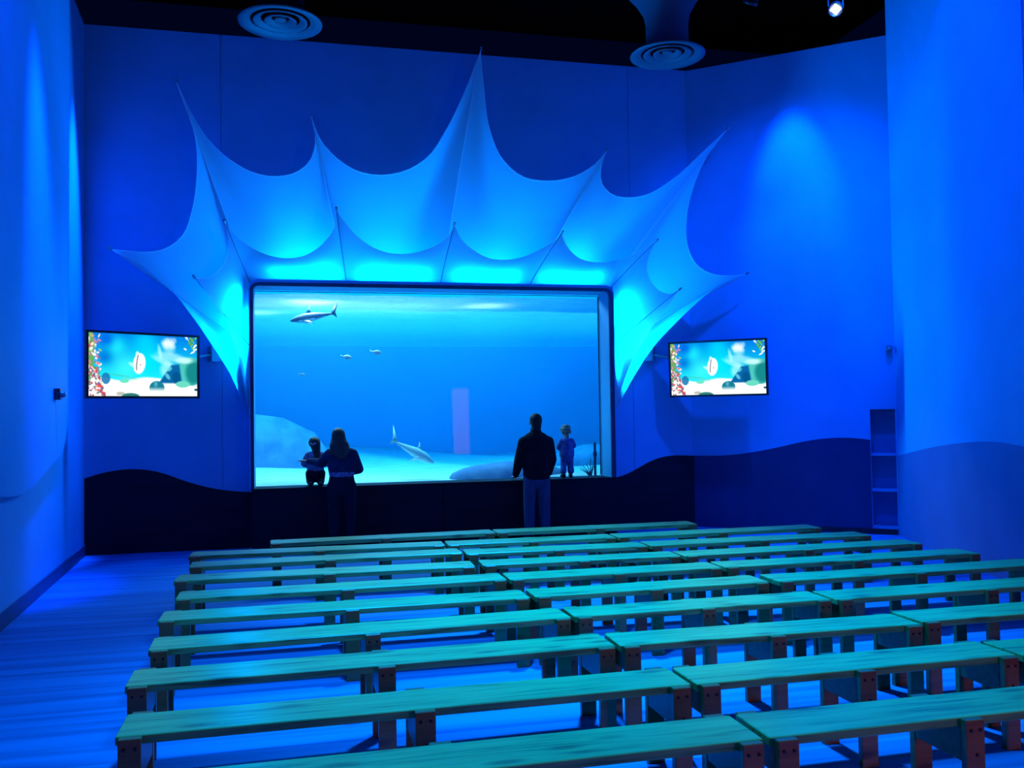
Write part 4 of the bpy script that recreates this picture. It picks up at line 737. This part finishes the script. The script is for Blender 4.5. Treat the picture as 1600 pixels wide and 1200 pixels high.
for s in (-1, 1): jn += leg((s * 0.088, 0, 0.82), (s * 0.1, 0.02, 0.45), (s * 0.105, -0.01, 0.1), 0.105, 0.072, 0.062)
blob(jn, 'trousers', MT['jeans_dark'], wm, 0.011, 2)
for s in (-1, 1): blob([((s * 0.1, -0.06, 0.045), (s * 0.105, 0.14, 0.038), 0.044, 0.038, (1, 0.95))], 'shoe', MT['shoe'], wm, 0.01, 1)
blob([((-0.035, 0.03, 1.495), (-0.035, 0.045, 1.5), 0.093, 0.088, (0.98, 1.0)), ((-0.035, 0.0, 1.47), (-0.03, -0.05, 1.33), 0.092, 0.105, (1.0, 0.6)), ((-0.03, -0.06, 1.35), (-0.01, -0.105, 1.26), 0.125, 0.085, (1.0, 0.4)), ((-0.1, -0.03, 1.36), (-0.12, -0.06, 1.25), 0.05, 0.03, (1, 0.7)), ((0.05, -0.03, 1.36), (0.085, -0.06, 1.25), 0.05, 0.03, (1, 0.7)), ((-0.1, 0.0, 1.42), (-0.115, -0.02, 1.28), 0.035, 0.03, (1, 1)), ((0.035, 0.0, 1.42), (0.06, -0.02, 1.27), 0.035, 0.03, (1, 1))], 'hair', MT['hair_brown'], wm, 0.01, 2)

# the girl: kneeling on the sill
gl = person('small child with long hair in patterned sweater kneeling on the window sill', (0.25, 12.44, 0.812))
k = 0.78; hc = (-0.01, 0.02, 0.545)
ga = lambda a, b, c_: sum([[((s * 0.085, 0.0, 0.395), (s * 0.135, 0.02, 0.30), a, b, (1, 1)), ((s * 0.135, 0.02, 0.30), (s * 0.08, 0.13, 0.34), b, c_, (1, 1))] for s in (-1, 1)], [])
body = head(hc, k) + [((0, 0, 0.5), (0, 0, 0.42), 0.036, 0.04, (1, 1)), ((0, 0, 0.38), (0, 0, 0.2), 0.075, 0.078, (1.2, 0.85)), ((-0.06, 0, 0.41), (0.06, 0, 0.41), 0.035, 0.035, (1, 1))] + ga(0.032, 0.026, 0.02)
for s in (-1, 1): body += [((s * 0.055, 0, 0.18), (s * 0.06, 0.06, 0.05), 0.06, 0.042, (1, 1)), ((s * 0.06, 0.05, 0.042), (s * 0.06, -0.16, 0.035), 0.038, 0.026, (1, 1)), ((s * 0.06, -0.16, 0.035), (s * 0.06, -0.22, 0.03), 0.024, 0.018, (1, 1))]
for s in (-1, 1): body += hand((s * 0.075, 0.145, 0.345), (-s * 0.2, 1, 0.1), -s, 0.62)
blob(body, 'body', MT['skin'], gl, 0.006, 2); eyes(hc, k, gl)
blob([((0, 0, 0.37), (0, 0, 0.225), 0.098, 0.102, (1.12, 0.9)), ((-0.065, 0, 0.4), (0.065, 0, 0.4), 0.058, 0.058, (1, 1))] + ga(0.058, 0.056, 0.034), 'sweater', MT['pattern'], gl, 0.009, 2)
pn = [((0, 0, 0.2), (0, 0, 0.14), 0.098, 0.1, (1.12, 0.9))]
for s in (-1, 1): pn += [((s * 0.058, 0, 0.16), (s * 0.065, 0.06, 0.062), 0.075, 0.058, (1, 1)), ((s * 0.065, 0.05, 0.058), (s * 0.065, -0.12, 0.045), 0.052, 0.044, (1, 1))]
blob(pn, 'trousers', MT['navy'], gl, 0.009, 2)
for s in (-1, 1): blob([((s * 0.062, -0.17, 0.034), (s * 0.062, -0.235, 0.034), 0.032, 0.028, (1, 1))], 'shoe', MT['shoe'], gl, 0.008, 1)
blob([((-0.01, 0.0, 0.575), (-0.01, 0.02, 0.575), 0.08, 0.076, (1, 1)), ((-0.0, -0.02, 0.55), (0.02, -0.06, 0.42), 0.075, 0.05, (0.95, 0.75)), ((0.02, -0.07, 0.42), (0.02, -0.09, 0.33), 0.045, 0.02, (1, 0.7))], 'hair', MT['hair_brown'], gl, 0.008, 2)
blob([((-0.055, -0.068, 0.565), (-0.03, -0.078, 0.55), 0.013, 0.006, (1, 0.6)), ((-0.005, -0.08, 0.565), (-0.03, -0.078, 0.55), 0.013, 0.006, (1, 0.6))], 'hair_bow', MT['white_cloth'], gl, 0.004, 1)

# the toddler: standing on the sill beside the man
td = person('toddler with fair curly hair in spotted coat standing on the window sill', (3.745, 12.42, 0.812))
k = 0.72; hc = (-0.01, 0.02, 0.655)
ta = lambda a, b, c_: [((-0.07, 0, 0.51), (-0.105, 0.02, 0.435), a, b, (1, 1)), ((-0.105, 0.02, 0.435), (-0.07, 0.12, 0.43), b, c_, (1, 1)), ((0.07, 0, 0.51), (0.105, 0.03, 0.45), a, b, (1, 1)), ((0.105, 0.03, 0.45), (0.125, 0.12, 0.465), b, c_, (1, 1))]
body = head(hc, k) + [((0, 0, 0.61), (0, 0, 0.53), 0.032, 0.036, (1, 1)), ((0, 0, 0.48), (0, 0, 0.33), 0.065, 0.068, (1.15, 0.9)), ((-0.05, 0, 0.52), (0.05, 0, 0.52), 0.03, 0.03, (1, 1))] + ta(0.028, 0.024, 0.018)
for s in (-1, 1): body += leg((s * 0.042, 0, 0.3), (s * 0.045, 0.01, 0.17), (s * 0.045, 0, 0.04), 0.048, 0.034, 0.022) + [((s * 0.045, -0.015, 0.02), (s * 0.05, 0.06, 0.018), 0.02, 0.017, (1, 0.9))]
body += hand((-0.065, 0.135, 0.43), (0.1, 1, 0.1), 1, 0.55) + hand((0.128, 0.135, 0.467), (0.5, 1, 0.1), -1, 0.55)
blob(body, 'body', MT['skin'], td, 0.0055, 2); eyes(hc, k, td)
blob([((0, 0, 0.47), (0, 0, 0.37), 0.085, 0.095, (1.12, 0.95)), ((0, 0, 0.40), (0, 0, 0.335), 0.095, 0.098, (1.15, 0.95)), ((-0.05, 0, 0.5), (0.05, 0, 0.5), 0.052, 0.052, (1, 1))] + ta(0.048, 0.046, 0.03), 'coat', MT['coat'], td, 0.008, 2)
blob([((-0.045, -0.05, 0.525), (0.045, -0.05, 0.525), 0.034, 0.034, (1, 1)), ((0, -0.055, 0.52), (0, -0.075, 0.48), 0.04, 0.03, (1.2, 0.8))], 'hood', MT['coat'], td, 0.007, 2)
pn = [((0, 0, 0.31), (0, 0, 0.28), 0.08, 0.08, (1.05, 0.9))]
for s in (-1, 1): pn += leg((s * 0.042, 0, 0.29), (s * 0.05, 0.005, 0.17), (s * 0.055, 0, 0.095), 0.058, 0.045, 0.05)
blob(pn, 'trousers', MT['coat'], td, 0.007, 2)
for s in (-1, 1): blob([((s * 0.05, -0.02, 0.028), (s * 0.062, 0.07, 0.024), 0.027, 0.023, (1, 1))], 'shoe', MT['shoe'], td, 0.006, 1)
r3 = random.Random(5); cu = [((-0.01, 0.0, 0.675), (-0.01, 0.015, 0.68), 0.072, 0.07, (1, 1))]
for i in range(46):
    a, b = r3.uniform(0, 6.28), r3.uniform(-0.5, 1.5); d = Vector((math.cos(a) * math.cos(b), math.sin(a) * math.cos(b), math.sin(b)))
    if d.y > 0.55 and d.z < 0.5: continue
    p = Vector((-0.01, 0.0, 0.672)) + d * 0.07; cu.append((p, p + Vector((r3.uniform(-1, 1), r3.uniform(-1, 1), r3.uniform(-1, 0.4))) * 0.012, 0.017, 0.012, (1, 1)))
blob(cu, 'hair', MT['hair_fair'], td, 0.006, 1)
